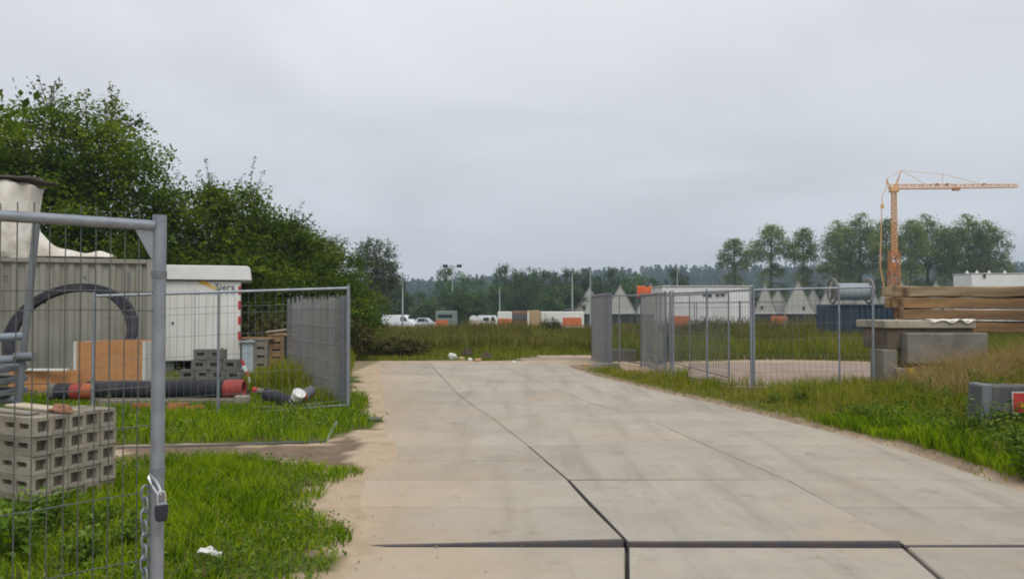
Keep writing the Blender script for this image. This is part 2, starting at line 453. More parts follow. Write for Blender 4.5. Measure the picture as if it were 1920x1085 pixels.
M['orange'] = mat('orange_sheet', (0.62, 0.16, 0.055), (0.52, 0.125, 0.045), 2, 0.65, dirt=(0.4, 0.25, 0.16), dirt_amt=0.35)
M['flag'] = mat('orange_flag_cloth', (0.78, 0.17, 0.05), (0.68, 0.13, 0.04), 3, 0.7)
M['crane'] = mat('orange_yellow_crane_paint', (0.74, 0.42, 0.17), (0.68, 0.35, 0.13), 0.8, 0.55)
M['crane_dark'] = mat('rusty_orange_crane_paint', (0.56, 0.22, 0.05), (0.48, 0.17, 0.04), 0.8, 0.6)
M['glass'] = mat('dark_glass', (0.02, 0.025, 0.03), (0.03, 0.035, 0.04), 2, 0.12, spec=0.6)
M['dark'] = mat('painted_void_shade', (0.035, 0.035, 0.038), (0.025, 0.025, 0.027), 3, 0.9)  # near-black fill that paints in the shade inside slatted crates
M['house_wall'] = mat('pale_grey_gable_render', (0.50, 0.485, 0.45), (0.43, 0.415, 0.385), 0.7, 0.85, rnd=0.06)
M['house_roof'] = mat('grey_roof_sheathing', (0.33, 0.325, 0.31), (0.27, 0.265, 0.25), 0.8, 0.85)
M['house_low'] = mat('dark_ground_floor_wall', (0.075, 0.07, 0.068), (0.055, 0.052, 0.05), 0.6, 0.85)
M['green_grey'] = mat('grey_green_paint', (0.20, 0.26, 0.235), (0.16, 0.215, 0.195), 1, 0.6)
M['car_white'] = mat('white_car_paint', (0.72, 0.74, 0.77), (0.68, 0.70, 0.73), 1, 0.28, spec=0.5)
M['car_grey'] = mat('silver_grey_car_paint', (0.50, 0.53, 0.58), (0.46, 0.49, 0.54), 1, 0.3, spec=0.5)
M['toilet'] = mat('pale_pink_plastic', (0.60, 0.46, 0.40), (0.54, 0.41, 0.355), 1.5, 0.6)
M['pole'] = mat('lamp_post_steel', (0.36, 0.42, 0.42), (0.31, 0.365, 0.365), 2, 0.5, 0.2)
M['yellow'] = mat('yellow_paint', (0.62, 0.40, 0.03), (0.50, 0.32, 0.03), 4, 0.6)
M['ink_yellow'] = mat('yellow_print', (0.78, 0.50, 0.10), None, 4, 0.6)
M['ink_navy'] = mat('navy_print', (0.05, 0.065, 0.12), None, 4, 0.6)
M['ink_blue'] = mat('pale_blue_print', (0.50, 0.60, 0.74), None, 4, 0.6)
M['litter'] = mat('white_litter', (0.78, 0.78, 0.76), (0.66, 0.65, 0.62), 6, 0.5)
M['mud'] = mat('dark_soil_clod', (0.10, 0.075, 0.055), (0.07, 0.05, 0.038), 5, 0.95, 0, 0.6)
M['barrier'] = mat('grey_barrier_concrete', (0.10, 0.10, 0.105), (0.07, 0.07, 0.075), 4, 0.9, 0, 0.4, 40, dirt=(0.20, 0.19, 0.15), dirt_amt=0.75, dscale=3)
# foliage
M['leaf_near'] = leaf_mat('maple_hedge_leaves', (0.036, 0.072, 0.006), (0.095, 0.160, 0.012), (0.215, 0.285, 0.026), 0.42)
M['leaf_far'] = leaf_mat('distant_tree_leaves', (0.038, 0.075, 0.022), (0.070, 0.125, 0.036), (0.135, 0.195, 0.056), 0.25, pscale=0.14, rnd=0.30)
M['leaf_poplar'] = leaf_mat('poplar_leaves', (0.11, 0.165, 0.040), (0.185, 0.255, 0.062), (0.29, 0.345, 0.10), 0.45, pscale=0.2)
M['leaf_willow'] = leaf_mat('grey_willow_leaves', (0.085, 0.115, 0.06), (0.13, 0.165, 0.09), (0.20, 0.23, 0.14), 0.35, pscale=0.3)
M['leaf_pine'] = leaf_mat('pine_needles', (0.020, 0.042, 0.026), (0.030, 0.060, 0.036), (0.045, 0.080, 0.045), 0.15, pscale=0.05)
M['leaf_shrub'] = leaf_mat('olive_brown_shrub_leaves', (0.065, 0.062, 0.020), (0.11, 0.105, 0.034), (0.165, 0.155, 0.05), 0.3)
M['leaf_weed'] = leaf_mat('broad_weed_leaves', (0.055, 0.110, 0.012), (0.11, 0.190, 0.022), (0.22, 0.30, 0.065), 0.3, pscale=2.0)
M['grass'] = leaf_mat('lush_grass', (0.040, 0.095, 0.003), (0.175, 0.300, 0.003), (0.38, 0.455, 0.016), 0.4, pscale=2.2, rnd=0.0)
M['grass_dry'] = leaf_mat('rough_verge_grass', (0.085, 0.130, 0.006), (0.215, 0.255, 0.012), (0.40, 0.345, 0.055), 0.4, pscale=1.3, rnd=0.0)
M['grass_tan'] = leaf_mat('dead_tan_grass', (0.22, 0.15, 0.055), (0.36, 0.25, 0.10), (0.50, 0.37, 0.18), 0.4, pscale=1.0, rnd=0.0)
M['field'] = leaf_mat('tall_field_weeds', (0.080, 0.078, 0.018), (0.15, 0.140, 0.030), (0.22, 0.21, 0.05), 0.35, pscale=0.22, rnd=0.0)
M['field_green'] = leaf_mat('green_field_grass', (0.090, 0.105, 0.010), (0.165, 0.205, 0.015), (0.29, 0.275, 0.045), 0.35, pscale=0.4, rnd=0.0)

# ------------------------------------------------------------------ road geometry (from the slab joints)
ROWS = [1018, 897, 834, 789, 757, 734, 716, 702, 690, 679]
E0 = [648, 652, 660, 668, 672, 674, 676, 678, 680, 681]
E1 = [1172, 1064, 990, 932, 885, 855, 838, 825, 815, 805]
E2 = [1690, 1472, 1325, 1225, 1115, 1055, 1010, 975, 950, 930]
E3 = [2220, 1852, 1665, 1476, 1345, 1240, 1165, 1110, 1075, 1050]
def g2(px, py):
    p = at(px, py); return (p.x, p.y)
lines = [[g2(x, y) for x, y in zip(E, ROWS)] for E in (E0, E1, E2, E3)]
d0 = lines[0][0][1]
near_y = [-6.45, -4.45, -2.45, -0.45, 1.55, 3.55]          # rows nearer than the first bend
for Ln in lines:
    x0 = Ln[0][0]
    Ln[:0] = [(x0 - (d0 - yy) * 0.143, yy) for yy in near_y]
RY = np.array([p[1] for p in lines[0]])
XL = np.array([p[0] for p in lines[0]]); XR = np.array([p[0] for p in lines[3]])
def road_s(x, y):
    """signed distance in x to the road: negative inside, left and right apart"""
    xl = np.interp(y, RY, XL); xr = np.interp(y, RY, XR)
    return xl - x, x - xr

def gz(x, y):
    x = np.asarray(x, float); y = np.asarray(y, float)
    z = -1.5 * smooth(26, 88, y)
    z = z + 0.10 * (fbm(x, y, 9) - 0.5) * smooth(24, 40, y)
    # weedy bank on the right
    z = z + 0.95 * np.exp(-(((x - 10.4) / 2.9) ** 2 + ((y - 12.3) / 2.0) ** 2))
    z = z + 0.14 * np.exp(-(((x - 6.6) / 1.6) ** 2 + ((y - 8.0) / 3.0) ** 2))
    # wooded hill on the horizon
    hill = 12 + 15 * smooth(-120, 170, x) + 6 * (fbm(x, y * 0, 260) - 0.5)
    z = z + hill * smooth(430, 720, y) - 14 * smooth(720, 1000, y)
    # small unevenness of the verge, and the bed of the road
    sl, sr = road_s(x, y)
    n = fbm(x, y, 1.1)
    near = 1 - smooth(24, 30, y)
    verge = (0.035 * (n - 0.35)) * near
    dr_ = 0.55 * smooth(7.5, 9, y)
    in_l = smooth(-0.55 - dr_ - 1.5 * (fbm(x, y, 1.7) - 0.38) - .5 * (fbm(x + 3, y, .35) - .5), 0.12 - dr_ * .6, sl)
    in_r = smooth(-0.10 - 0.45 * (fbm(x + 40, y, 1.6) - 0.4), 0.10, sr)
    k = np.maximum(in_l, in_r)
    k = np.maximum(k, smooth(-0.25 + 0.6 * (n - 0.5), 0.1, y - RY[-1]))
    sandrise = 0.018 + 0.012 * (fbm(x, y, 0.8) - 0.5)
    road = -0.085 + k * (0.085 + sandrise)
    rise = smooth(0.0, 0.5, np.maximum(sl, sr))
    return z + np.where(y < 24.5, road + rise * verge, verge)

def gzs(x, y): return float(gz(np.array([x]), np.array([y]))[0])

# ------------------------------------------------------------------ ground areas
DIRT = [g2(*p) for p in [(230, 842), (420, 836), (610, 832), (660, 815), (672, 835), (668, 870), (655, 884), (640, 880), (540, 868), (420, 865), (300, 872), (215, 880)]]
G1 = [(-9, 2.0), (-1.15, 2.0)] + [g2(*p) for p in [(545, 1180), (600, 1088), (655, 1015), (640, 1000), (575, 972), (560, 955), (612, 925), (672, 895), (645, 882), (540, 870), (420, 867), (300, 874), (0, 884), (-700, 890)]]
G2 = [g2(*p) for p in [(-500, 850), (225, 838), (420, 834), (608, 828), (690, 806), (722, 790), (700, 775), (690, 755), (676, 735), (668, 712), (660, 695), (480, 692), (100, 700), (-500, 700)]]
G3 = [g2(*p) for p in [(1060, 690), (1108, 701), (1172, 720), (1350, 764), (1480, 795), (1665, 840), (1852, 902), (1990, 950), (2330, 1060), (3400, 1400)]] + [(14, 3.0), (14, 13.3)] + [g2(*p) for p in [(1650, 738), (1408, 738), (1270, 712), (1130, 694)]]
YARD = [g2(*p) for p in [(1180, 704), (1275, 690), (1290, 682), (1500, 680), (1700, 681), (2300, 684), (2300, 735), (1640, 735), (1408, 735), (1280, 714)]]

def axis(stops):
    out = []
    for a, b, st in stops:
        n = max(1, int(round((b - a) / st)))
        out += list(np.linspace(a, b, n, endpoint=False))
    out.append(stops[-1][1])
    return np.array(out)
gx = axis([(-900, -300, 60), (-300, -60, 12), (-60, -20, 2.5), (-20, -7, 0.5), (-7, 11, 0.11), (11, 20, 0.6), (20, 60, 2.5), (60, 300, 12), (300, 900, 60)])
gy = axis([(-80, -10, 7), (-10, 1.5, 0.5), (1.5, 26, 0.11), (26, 40, 0.5), (40, 100, 2.0), (100, 400, 12), (400, 1000, 15)])
GX, GY = np.meshgrid(gx, gy)
GZ = gz(GX, GY)
nx, ny = len(gx), len(gy)
idx = np.arange(nx * ny).reshape(ny, nx)
quads = np.stack([idx[:-1, :-1], idx[:-1, 1:], idx[1:, 1:], idx[1:, :-1]], -1).reshape(-1, 4)
gv = np.stack([GX, GY, GZ], -1).reshape(-1, 3)
gme = np_mesh('ground', gv, quads)
fx, fy = GX.ravel(), GY.ravel()
wob = lambda s, a: (fbm(fx, fy, s) - 0.5) * a
px_, py_ = fx + wob(0.7, 0.7), fy + wob(0.9, 0.8)
grassy = (inpoly(px_ + .2, py_, G1) | inpoly(px_, py_, G2) | inpoly(px_, py_, G3)).astype(float)
far = np.maximum(smooth(26.2, 27.2, py_), ((fx < .5 + .5 * np.sin(fy * 3)) & (fy > 23.7)) * 1.0)
track = ((fy > 24.0) & (fy < 26.2) & (fx > 0.3)).astype(float)
yard = np.maximum(inpoly(px_, py_, YARD).astype(float), track * (fy < 25.6))
grassy = np.clip(np.maximum(grassy, far) - yard, 0, 1)
edge_ = road_s(fx, fy)[1]
grassy = grassy * np.where((edge_ > -1) & (edge_ < .34 * (0.3 + fbm(fx, fy, .5))) & (fy < 24), 0, 1)
grassy = np.maximum(grassy, ((fx < -4.0) & (fy > 14)).astype(float) * 0.6)
grassy = np.maximum(grassy, (fy < -2) * 1.0 * ((road_s(fx, fy)[0] > 0.6) | (road_s(fx, fy)[1] > 0.6)))
dirt = np.maximum(inpoly(px_, py_, DIRT).astype(float), ((edge_ > .02) & (edge_ < 1.2) & (fy < 22)) * .75)
for nm, arr in (('grassy', grassy), ('yard', yard), ('dirt', dirt)):
    a = gme.attributes.new(nm, 'FLOAT', 'POINT'); a.data.foreach_set('value', arr.astype(np.float32))
for p in gme.polygons: p.use_smooth = True
mg = bpy.data.materials.new('ground_sand_and_soil')
nt, N, L, B = nodes_of(mg)
geo = N.new('ShaderNodeNewGeometry')
def nz(scale, det=6, ro=0.65):
    n = N.new('ShaderNodeTexNoise'); n.inputs['Scale'].default_value = scale; n.inputs['Detail'].default_value = det; n.inputs['Roughness'].default_value = ro
    L.new(geo.outputs['Position'], n.inputs['Vector']); return n
def two(c1, c2, n, lo=0.35, hi=0.65):
    r = N.new('ShaderNodeMapRange'); r.inputs['From Min'].default_value = lo; r.inputs['From Max'].default_value = hi
    L.new(n.outputs['Fac'], r.inputs['Value'])
    m = N.new('ShaderNodeMix'); m.data_type = 'RGBA'; m.inputs['A'].default_value = (*c1, 1); m.inputs['B'].default_value = (*c2, 1)
    L.new(r.outputs[0], m.inputs['Factor']); return m.outputs['Result']
def over(base, top, attr, nse=None):
    a = N.new('ShaderNodeAttribute'); a.attribute_name = attr
    m = N.new('ShaderNodeMix'); m.data_type = 'RGBA'
    L.new(base, m.inputs['A']); L.new(top, m.inputs['B']); L.new(a.outputs['Fac'], m.inputs['Factor'])
    return m.outputs['Result']
sandc = two((0.485, 0.375, 0.265), (0.385, 0.29, 0.20), nz(3.0))
spk = nz(55, 4, 0.7)
sp = N.new('ShaderNodeMapRange'); sp.inputs['From Min'].default_value = 0.60; sp.inputs['From Max'].default_value = 0.72; sp.inputs['To Max'].default_value = 0.6
L.new(spk.outputs['Fac'], sp.inputs['Value'])
spm = N.new('ShaderNodeMix'); spm.data_type = 'RGBA'; spm.inputs['B'].default_value = (0.16, 0.115, 0.08, 1)
L.new(sandc, spm.inputs['A']); L.new(sp.outputs[0], spm.inputs['Factor'])
c = spm.outputs['Result']
c = over(c, two((0.23, 0.165, 0.11), (0.145, 0.105, 0.075), nz(4)), 'dirt')
c = over(c, two((0.34, 0.265, 0.215), (0.275, 0.205, 0.165), nz(1.2)), 'yard')
c = over(c, two((0.085, 0.105, 0.022), (0.12, 0.095, 0.04), nz(1.6), 0.4, 0.62), 'grassy')
L.new(c, B.inputs['Base Color'])
B.inputs['Roughness'].default_value = 0.95; B.inputs['Specular IOR Level'].default_value = 0.15
bp = N.new('ShaderNodeBump'); bp.inputs['Strength'].default_value = 0.5; bp.inputs['Distance'].default_value = 0.03
L.new(nz(22, 7).outputs['Fac'], bp.inputs['Height']); L.new(bp.outputs[0], B.inputs['Normal'])
ground = link('ground', gme, mg); tag(ground, kind='structure')

# ------------------------------------------------------------------ road: sub-base with a slab per field
mb = MB()
vs = [(p[0], p[1], -0.062) for p in lines[0]] + [(p[0], p[1], -0.062) for p in lines[3]]
n = len(lines[0])
mb.add(vs, [(i, i + n, i + n + 1, i + 1) for i in range(n - 1)])
road = mb.build('road', M['joint']); tag(road, kind='structure')

def slab(c4, z4, t=0.14, gap=0.011, steel=False):
    """c4: corners near-left, near-right, far-right, far-left"""
    cx = sum(p[0] for p in c4) / 4; cy = sum(p[1] for p in c4) / 4
    def ins(k):
        o = []
        for i, (x, y) in enumerate(c4):
            dx, dy = cx - x, cy - y
            o.append((x + math.copysign(min(k, abs(dx)), dx), y + math.copysign(min(k, abs(dy)), dy), z4[i]))
        return o
    a = ins(gap + 0.007); b = ins(gap)
    vs = [(x - cx, y - cy, z) for x, y, z in a] + [(x - cx, y - cy, z - 0.01) for x, y, z in b] + [(x - cx, y - cy, z - t) for x, y, z in b]
    fs = [(0, 1, 2, 3)]
    for k in (0, 4):
        for i in range(4):
            j = (i + 1) % 4
            fs.append((k + i, k + 4 + i, k + 4 + j, k + j))
    m = MB().add(vs, fs)
    o = m.build('slab', M['slab'], road)
    o.location = (cx, cy, 0)
    if steel:                                   # rolled steel angle round the slab edge
        o.data.materials.append(M['edge_steel'])
        for f in o.data.polygons:
            if abs(f.normal.z) < .98: f.material_index = 1
    return o
NRb = len(near_y) + 1
mb = MB(); n = len(lines[0]) - NRb
vs = [(p[0], p[1], -0.014) for p in lines[0][NRb:]] + [(p[0], p[1], -0.014) for p in lines[3][NRb:]]
mb.add(vs, [(i, i + n, i + n + 1, i + 1) for i in range(n - 1)]); mb.build('joint_sand', M['joint_sand'], road)
rs = random.Random(3)
NR = len(near_y)
for c_ in range(3):
    La, Lb = lines[c_], lines[c_ + 1]
    for r_ in range(len(La) - 1):
        q = [La[r_], Lb[r_], Lb[r_ + 1], La[r_ + 1]]
        halves = [(0, 1)]
        if c_ in (0, 2) and r_ >= NR - 1 and r_ < NR + 4: halves = [(0, 0.5), (0.5, 1)]
        for h0, h1 in halves:
            def lp(a, b, t): return (a[0] + (b[0] - a[0]) * t, a[1] + (b[1] - a[1]) * t)
            k4 = [lp(q[0], q[3], h0), lp(q[1], q[2], h0), lp(q[1], q[2], h1), lp(q[0], q[3], h1)]
            zz = [rs.uniform(-0.004, 0.004) for _ in range(4)]
            g = rs.uniform(0.006, 0.011) if r_ < NR + 1 else rs.uniform(0.004, 0.008)
            if r_ < NR: zz = [z - 0.012 for z in zz]
            if r_ == NR and h0 == 0 and c_ == 0: zz = [-0.008, 0.038, 0.012, 0.002]; g = 0.014
            if r_ == NR and c_ == 1: zz = [0.022, 0.026, 0.005, -0.002]; g = 0.014
            if r_ == NR - 1 and c_ == 1: g = 0.016
            if r_ == NR - 1 and c_ == 2: g = 0.016
            slab(k4, zz, gap=g, steel=(NR - 2 <= r_ <= NR and h0 == 0) or (r_ == NR + 1 and c_ == 1))

# ------------------------------------------------------------------ grass
def scatter(n, poly, seed, wobble=0.35):
    g = np.random.default_rng(seed)
    P = np.array([(p[0], p[1]) for p in poly])
    lo, hi = P.min(0), P.max(0)
    x = g.uniform(lo[0], hi[0], n); y = g.uniform(lo[1], hi[1], n)
    xs = x + (fbm(x, y, 0.7) - 0.5) * wobble * 2; ys = y + (fbm(x + 9, y, 0.9) - 0.5) * wobble * 2
    k = inpoly(xs, ys, poly)
    return x[k], y[k]

def blades(name, x, y, h, w, seed, material, lean=0.45, tone=None):
    g = np.random.default_rng(seed)
    n = len(x)
    z = gz(x, y) - 0.01
    az = g.uniform(0, 2 * np.pi, n); la = g.uniform(0, 2 * np.pi, n)
    ln = h * np.abs(g.normal(lean, 0.25, n))
    dx, dy = np.cos(az) * w / 2, np.sin(az) * w / 2
    lx, ly = np.cos(la) * ln, np.sin(la) * ln
    V = np.zeros((n, 5, 3))
    V[:, 0] = np.stack([x - dx, y - dy, z], -1); V[:, 1] = np.stack([x + dx, y + dy, z], -1)
    V[:, 2] = np.stack([x + dx * .8 + lx * .35, y + dy * .8 + ly * .35, z + h * .6], -1)
    V[:, 3] = np.stack([x - dx * .8 + lx * .35, y - dy * .8 + ly * .35, z + h * .6], -1)
    V[:, 4] = np.stack([x + lx, y + ly, z + h * g.uniform(0.85, 1.0, n)], -1)
    b = np.arange(n)[:, None] * 5
    t = g.uniform(0.1, 0.9, n) if tone is None else tone
    me = np_mesh(name, V.reshape(-1, 3), b + np.array([[0, 1, 2, 3]]), b + np.array([[3, 2, 4]]), np.repeat(t, 5))
    return link(name, me, material)

x, y = scatter(150000, G1, 11)
k = rng.random(len(x)) < 1.7 * (fbm(x, y, 0.55) - .18); x, y = x[k], y[k]
h = 0.045 + 0.11 * fbm(x, y, 0.6) * rng.uniform(0.5, 1.4, len(x)) + 0.05 * (x < -1.9)
o = blades('lawn_grass', x, y, h, 0.009, 12, M['grass'], 0.5)
tag(o, 'lush short green grass in front of the near gate and block stack', 'grass', kind='stuff')
x, y = scatter(130000, G2, 13)
k = (y < 14.5) & (rng.random(len(x)) < (0.3 + 1.2 * fbm(x, y, 1.0))); x, y = x[k], y[k]
h = 0.07 + 0.14 * fbm(x, y, 0.8) * rng.uniform(0.5, 1.4, len(x))
o = blades('verge_grass', x, y, h, 0.012, 14, M['grass'], 0.5)
tag(o, 'bright green grass strip along the foot of the middle fence', 'grass', kind='stuff')
x, y = scatter(220000, G3, 15)
dd = road_s(x, y)[1]
k = (dd > -0.05) & (rng.random(len(x)) < (0.1 + 1.1 * fbm(x, y, 1.0)) * smooth(-0.05, 0.4, dd) + 0.05); x, y, dd = x[k], y[k], dd[k]
h = (0.05 + 0.26 * smooth(0.2, 2.0, dd)) * (0.45 + 1.1 * fbm(x, y, 0.9)) * rng.uniform(0.6, 1.4, len(x))
o = blades('roadside_grass', x, y, h, 0.012, 16, M['grass_dry'], 0.45)
tag(o, 'rough yellow green grass on the right road verge', 'grass', kind='stuff')
# lusher patch at the near right
sel = [g2(*p) for p in [(1500, 800), (1700, 850), (1852, 905), (2300, 1060), (3300, 1380)]] + [(13, 3.2), (11, 10.5), (6, 11.5)]
x, y = scatter(90000, sel, 17)
dd = road_s(x, y)[1]; k = dd > .0 + .32 * (fbm(x, y, .6)) ; x, y = x[k], y[k]
h = 0.09 + 0.2 * fbm(x, y, 0.8) * rng.uniform(0.6, 1.4, len(x))
o = blades('green_weeds', x, y, h, 0.014, 18, M['grass'], 0.55)
tag(o, 'bright green low weeds at the near right road edge', 'weeds', kind='stuff')
# tan dead grass on the bank
gg = np.random.default_rng(19)
x = gg.normal(9.2, 1.5, 20000); y = gg.normal(12.0, 0.9, 20000)
k = (y < 13.6) & (y > 9.9) & (x > 6.3) & (fbm(x, y, 0.9) > 0.42); x, y = x[k], y[k]
h = (0.35 + 0.5 * fbm(x, y, 0.7)) * gg.uniform(0.6, 1.25, len(x))
o = blades('dead_grass', x, y, h, 0.009, 20, M['grass_tan'], 0.6)
tag(o, 'tan dead grass on the bank in front of the timber mats', 'grass', kind='stuff')
x = gg.normal(10.0, 2.0, 20000); y = gg.normal(11.6, 1.2, 20000)
k = (y < 13.2) & (y > 8.6) & (x > 6.8); x, y = x[k], y[k]
h = (0.25 + 0.4 * fbm(x, y, 0.7)) * gg.uniform(0.6, 1.3, len(x))
o = blades('bank_grass', x, y, h, 0.012, 21, M['grass_dry'], 0.5)
tag(o, 'tall green grass growing through the dead grass on the bank', 'grass', kind='stuff')
# field beyond the road end
def field(n, x0, x1, y0, y1, seed, fn):
    g = np.random.default_rng(seed)
    y = y0 + (y1 - y0) * g.random(n) ** 1.25; x = g.uniform(x0, x1, n) * (y / y1) ** 0.75
    k = fn(x, y); return x[k], y[k]
x, y = field(80000, -14, 26, 23.6, 46, 23, lambda x, y: (y > 26.4) | ((x < 0.4 + .5 * np.sin(y * 3)) & (y > 23.9 + .3 * np.sin(x * 2.3))))
k = ~inpoly(x, y, YARD); x, y = x[k], y[k]
h = (0.20 + 0.45 * fbm(x, y, 2.5)) * rng.uniform(0.5, 1.3, len(x)) * (0.30 + 0.55 * smooth(25, 31, y))
o = blades('meadow_grass', x, y, h, 0.025, 24, M['field_green'], 0.4)
tag(o, 'green meadow grass beyond the end of the concrete road', 'grass', kind='stuff')
x, y = field(100000, -45, 60, 29, 84, 25, lambda x, y: fbm(x, y, 5) > 0.36)
h = (0.35 + 1.25 * fbm(x, y, 4)) * rng.uniform(0.5, 1.25, len(x)) * (0.6 + 0.4 * smooth(30, 40, y))
o = blades('tall_weeds', x, y, h, 0.055, 26, M['field'], 0.35)
tag(o, 'tall olive brown weeds in front of the parked vans and cabins', 'weeds', kind='stuff')
x, y = field(36000, 3.5, 26, 27.5, 42, 125, lambda x, y: fbm(x, y, 3) > 0.38)
h = (0.30 + 0.95 * fbm(x, y, 2.2)) * rng.uniform(0.5, 1.25, len(x))
o = blades('yard_back_weeds', x, y, h, 0.032, 126, M['field'], 0.35)
tag(o, 'brown olive weeds between the gravel yard and the white site cabin', 'weeds', kind='stuff')
# tall weeds by the left fence and at the back of the yard
x, y = scatter(11000, [g2(*p) for p in [(470, 745), (600, 750), (640, 730), (640, 700), (470, 700)]], 27)
h = (0.25 + 0.75 * fbm(x, y, 0.9)) * rng.uniform(0.5, 1.2, len(x)) * (.35 + .65 * np.exp(-((x + 4.3) / .7) ** 2))
o = blades('fence_weeds', x, y, h, 0.016, 28, M['grass_dry'], 0.3)
tag(o, 'tall green weeds growing up beside the grey stacked fence panels', 'weeds', kind='stuff')
x, y = field(15000, 3.5, 22, 23.0, 30, 29, lambda x, y: (y > 23.6 + 0.5 * np.sin(x)))
h = (0.30 + 0.75 * fbm(x, y, 1.2)) * rng.uniform(0.5, 1.25, len(x))
o = blades('yard_weeds', x, y, h, 0.02, 30, M['field_green'], 0.4)
tag(o, 'low weeds along the back of the pinkish gravel yard', 'weeds', kind='stuff')
x, y = field(9000, -6.6, -2.2, 13, 24, 31, lambda x, y: (np.interp(y, RY, XL) - x > 0.25) & (np.interp(y, RY, XL) - x < 1.6) & (fbm(x, y, 1.1) > 0.4))
h = (0.12 + 0.5 * fbm(x, y, 1.0)) * rng.uniform(0.5, 1.25, len(x))
o = blades('edge_grass', x, y, h, 0.014, 32, M['grass_dry'], 0.4)
tag(o, 'dry grass fringe on the left road edge behind the middle fence', 'grass', kind='stuff')

# ------------------------------------------------------------------ trees
def leaves(pos, size, g, tone, flat=0.5, aspect=1.7, droop=None):
    n = len(pos)
    d = g.normal(0, 1, (n, 3)); d[:, 2] = d[:, 2] * 0.6 - 0.1
    if droop is not None: d[:, 2] -= droop
    d /= np.linalg.norm(d, axis=1)[:, None]
    up = g.normal(0, flat, (n, 3)); up[:, 2] += 1
    s = np.cross(d, up); s /= (np.linalg.norm(s, axis=1)[:, None] + 1e-9)
    nn = np.cross(s, d)
    sz = size * g.uniform(0.6, 1.3, n)[:, None]
    V = np.zeros((n, 4, 3))
    V[:, 0] = pos - d * sz * 0.5
    V[:, 1] = pos + s * sz * 0.5 / aspect + nn * sz * 0.06
    V[:, 2] = pos + d * sz * 0.5
    V[:, 3] = pos - s * sz * 0.5 / aspect + nn * sz * 0.06
    b = np.arange(n)[:, None] * 4
    return V.reshape(-1, 3), b + np.array([[0, 1, 2, 3]]), np.repeat(tone, 4)

def make_tree(name, seed, ell, nclump, per, lsize, cr, trunk, leafm, barkm, shoots=0, shoot_len=(0.5, 1.2), crown_name='crown', surface=0.55, limb_r=0.05, flat=0.5, shoot_leaf=None, droop=None, zmin=0.15):
    """ell: ellipsoids (x,y,z,rx,ry,rz) of the crown; trunk: list of (x,y,z,r)"""
    g = np.random.default_rng(seed)
    root = empty(name)
    vol = np.array([e_[3] * e_[4] * e_[5] for e_ in ell]) ** 0.75; vol /= vol.sum()
    ei = g.choice(len(ell), nclump, p=vol)
    E = np.array(ell)[ei]
    d = g.normal(0, 1, (nclump, 3)); d /= np.linalg.norm(d, axis=1)[:, None]
    rr = np.where(g.random(nclump) < surface, g.uniform(0.82, 1.03, nclump), g.random(nclump) ** (1 / 3) * 0.9)
    cpos = E[:, :3] + d * E[:, 3:] * rr[:, None]
    cpos = cpos[cpos[:, 2] > zmin + 0.2]
    nc = len(cpos)
    ctone = g.uniform(0.10, 0.85, nc)
    cs = cr * g.uniform(0.6, 1.4, nc)
    li = np.repeat(np.arange(nc), per)
    off = np.clip(g.normal(0, 1, (len(li), 3)), -1.7, 1.7) * cs[li][:, None] * np.array([1, 1, 0.62])
    pos = cpos[li] + off
    tone = np.clip(ctone[li] + g.normal(0, 0.16, len(li)), 0, 1)
    k = pos[:, 2] > zmin
    V, Q, T = leaves(pos[k], lsize, g, tone[k], flat, droop=droop)
    mb = MB()
    tp = [Vector(t[:3]) for t in trunk]
    mb.tube(tp, [t[3] for t in trunk], 8)
    # limbs to a choice of the clumps
    nl = min(nc, max(10, nc // 12))
    for i in g.choice(nc, nl, replace=False):
        c_ = Vector(cpos[i])
        j = min(range(len(tp)), key=lambda q: (tp[q] - c_).length + max(0, tp[q].z - c_.z) * 2)
        a = tp[j]; m_ = a.lerp(c_, 0.5) + Vector((g.normal(0, .08), g.normal(0, .08), 0.12 * (c_ - a).length))
        mb.tube([a, m_, c_], [limb_r * 1.2, limb_r * 0.7, limb_r * 0.2], 5)
    VS, QS, TS = [V], [Q], [T]
    nb = len(V)
    if shoots:
        top = cpos[np.argsort(-(cpos[:, 2] + 0.0))][: max(6, nc // 3)]
        for _ in range(shoots):
            b0 = Vector(top[g.integers(len(top))])
            ln = g.uniform(*shoot_len)
            dr = Vector((g.normal(0, .3), g.normal(0, .3), 1)).normalized()
            tip = b0 + dr * ln
            a_ = min(tp, key=lambda q_: (q_ - b0).length + max(0, q_.z - b0.z) * 2)
            mb.tube([a_, b0, tip], [0.02, 0.014, 0.004], 4)
            m_ = int(ln * 26)
            ts = g.uniform(0.1, 1, m_)
            sp_ = np.array([list(b0 + dr * ln * t) for t in ts]) + g.normal(0, 0.05, (m_, 3))
            v2, q2, t2 = leaves(sp_, shoot_leaf or lsize * 0.8, g, np.clip(g.normal(0.5, 0.2, m_), 0, 1), 0.7)
            VS.append(v2); QS.append(q2 + nb); TS.append(t2); nb += len(v2)
    mb.build('trunk', barkm, root, smooth_=True)
    link(crown_name, np_mesh(crown_name, np.concatenate(VS), np.concatenate(QS), None, np.concatenate(TS)), leafm, root)
    return root

def plant_at(t, px, d, scale=1.0, rz=0.0, dz=0.0, sx=None):
    p = pd(px, d)
    t.location = (p.x, p.y, gzs(p.x, p.y) + dz)
    t.rotation_euler = (0, 0, rz)
    t.scale = (sx or scale, sx or scale, scale)
    return t

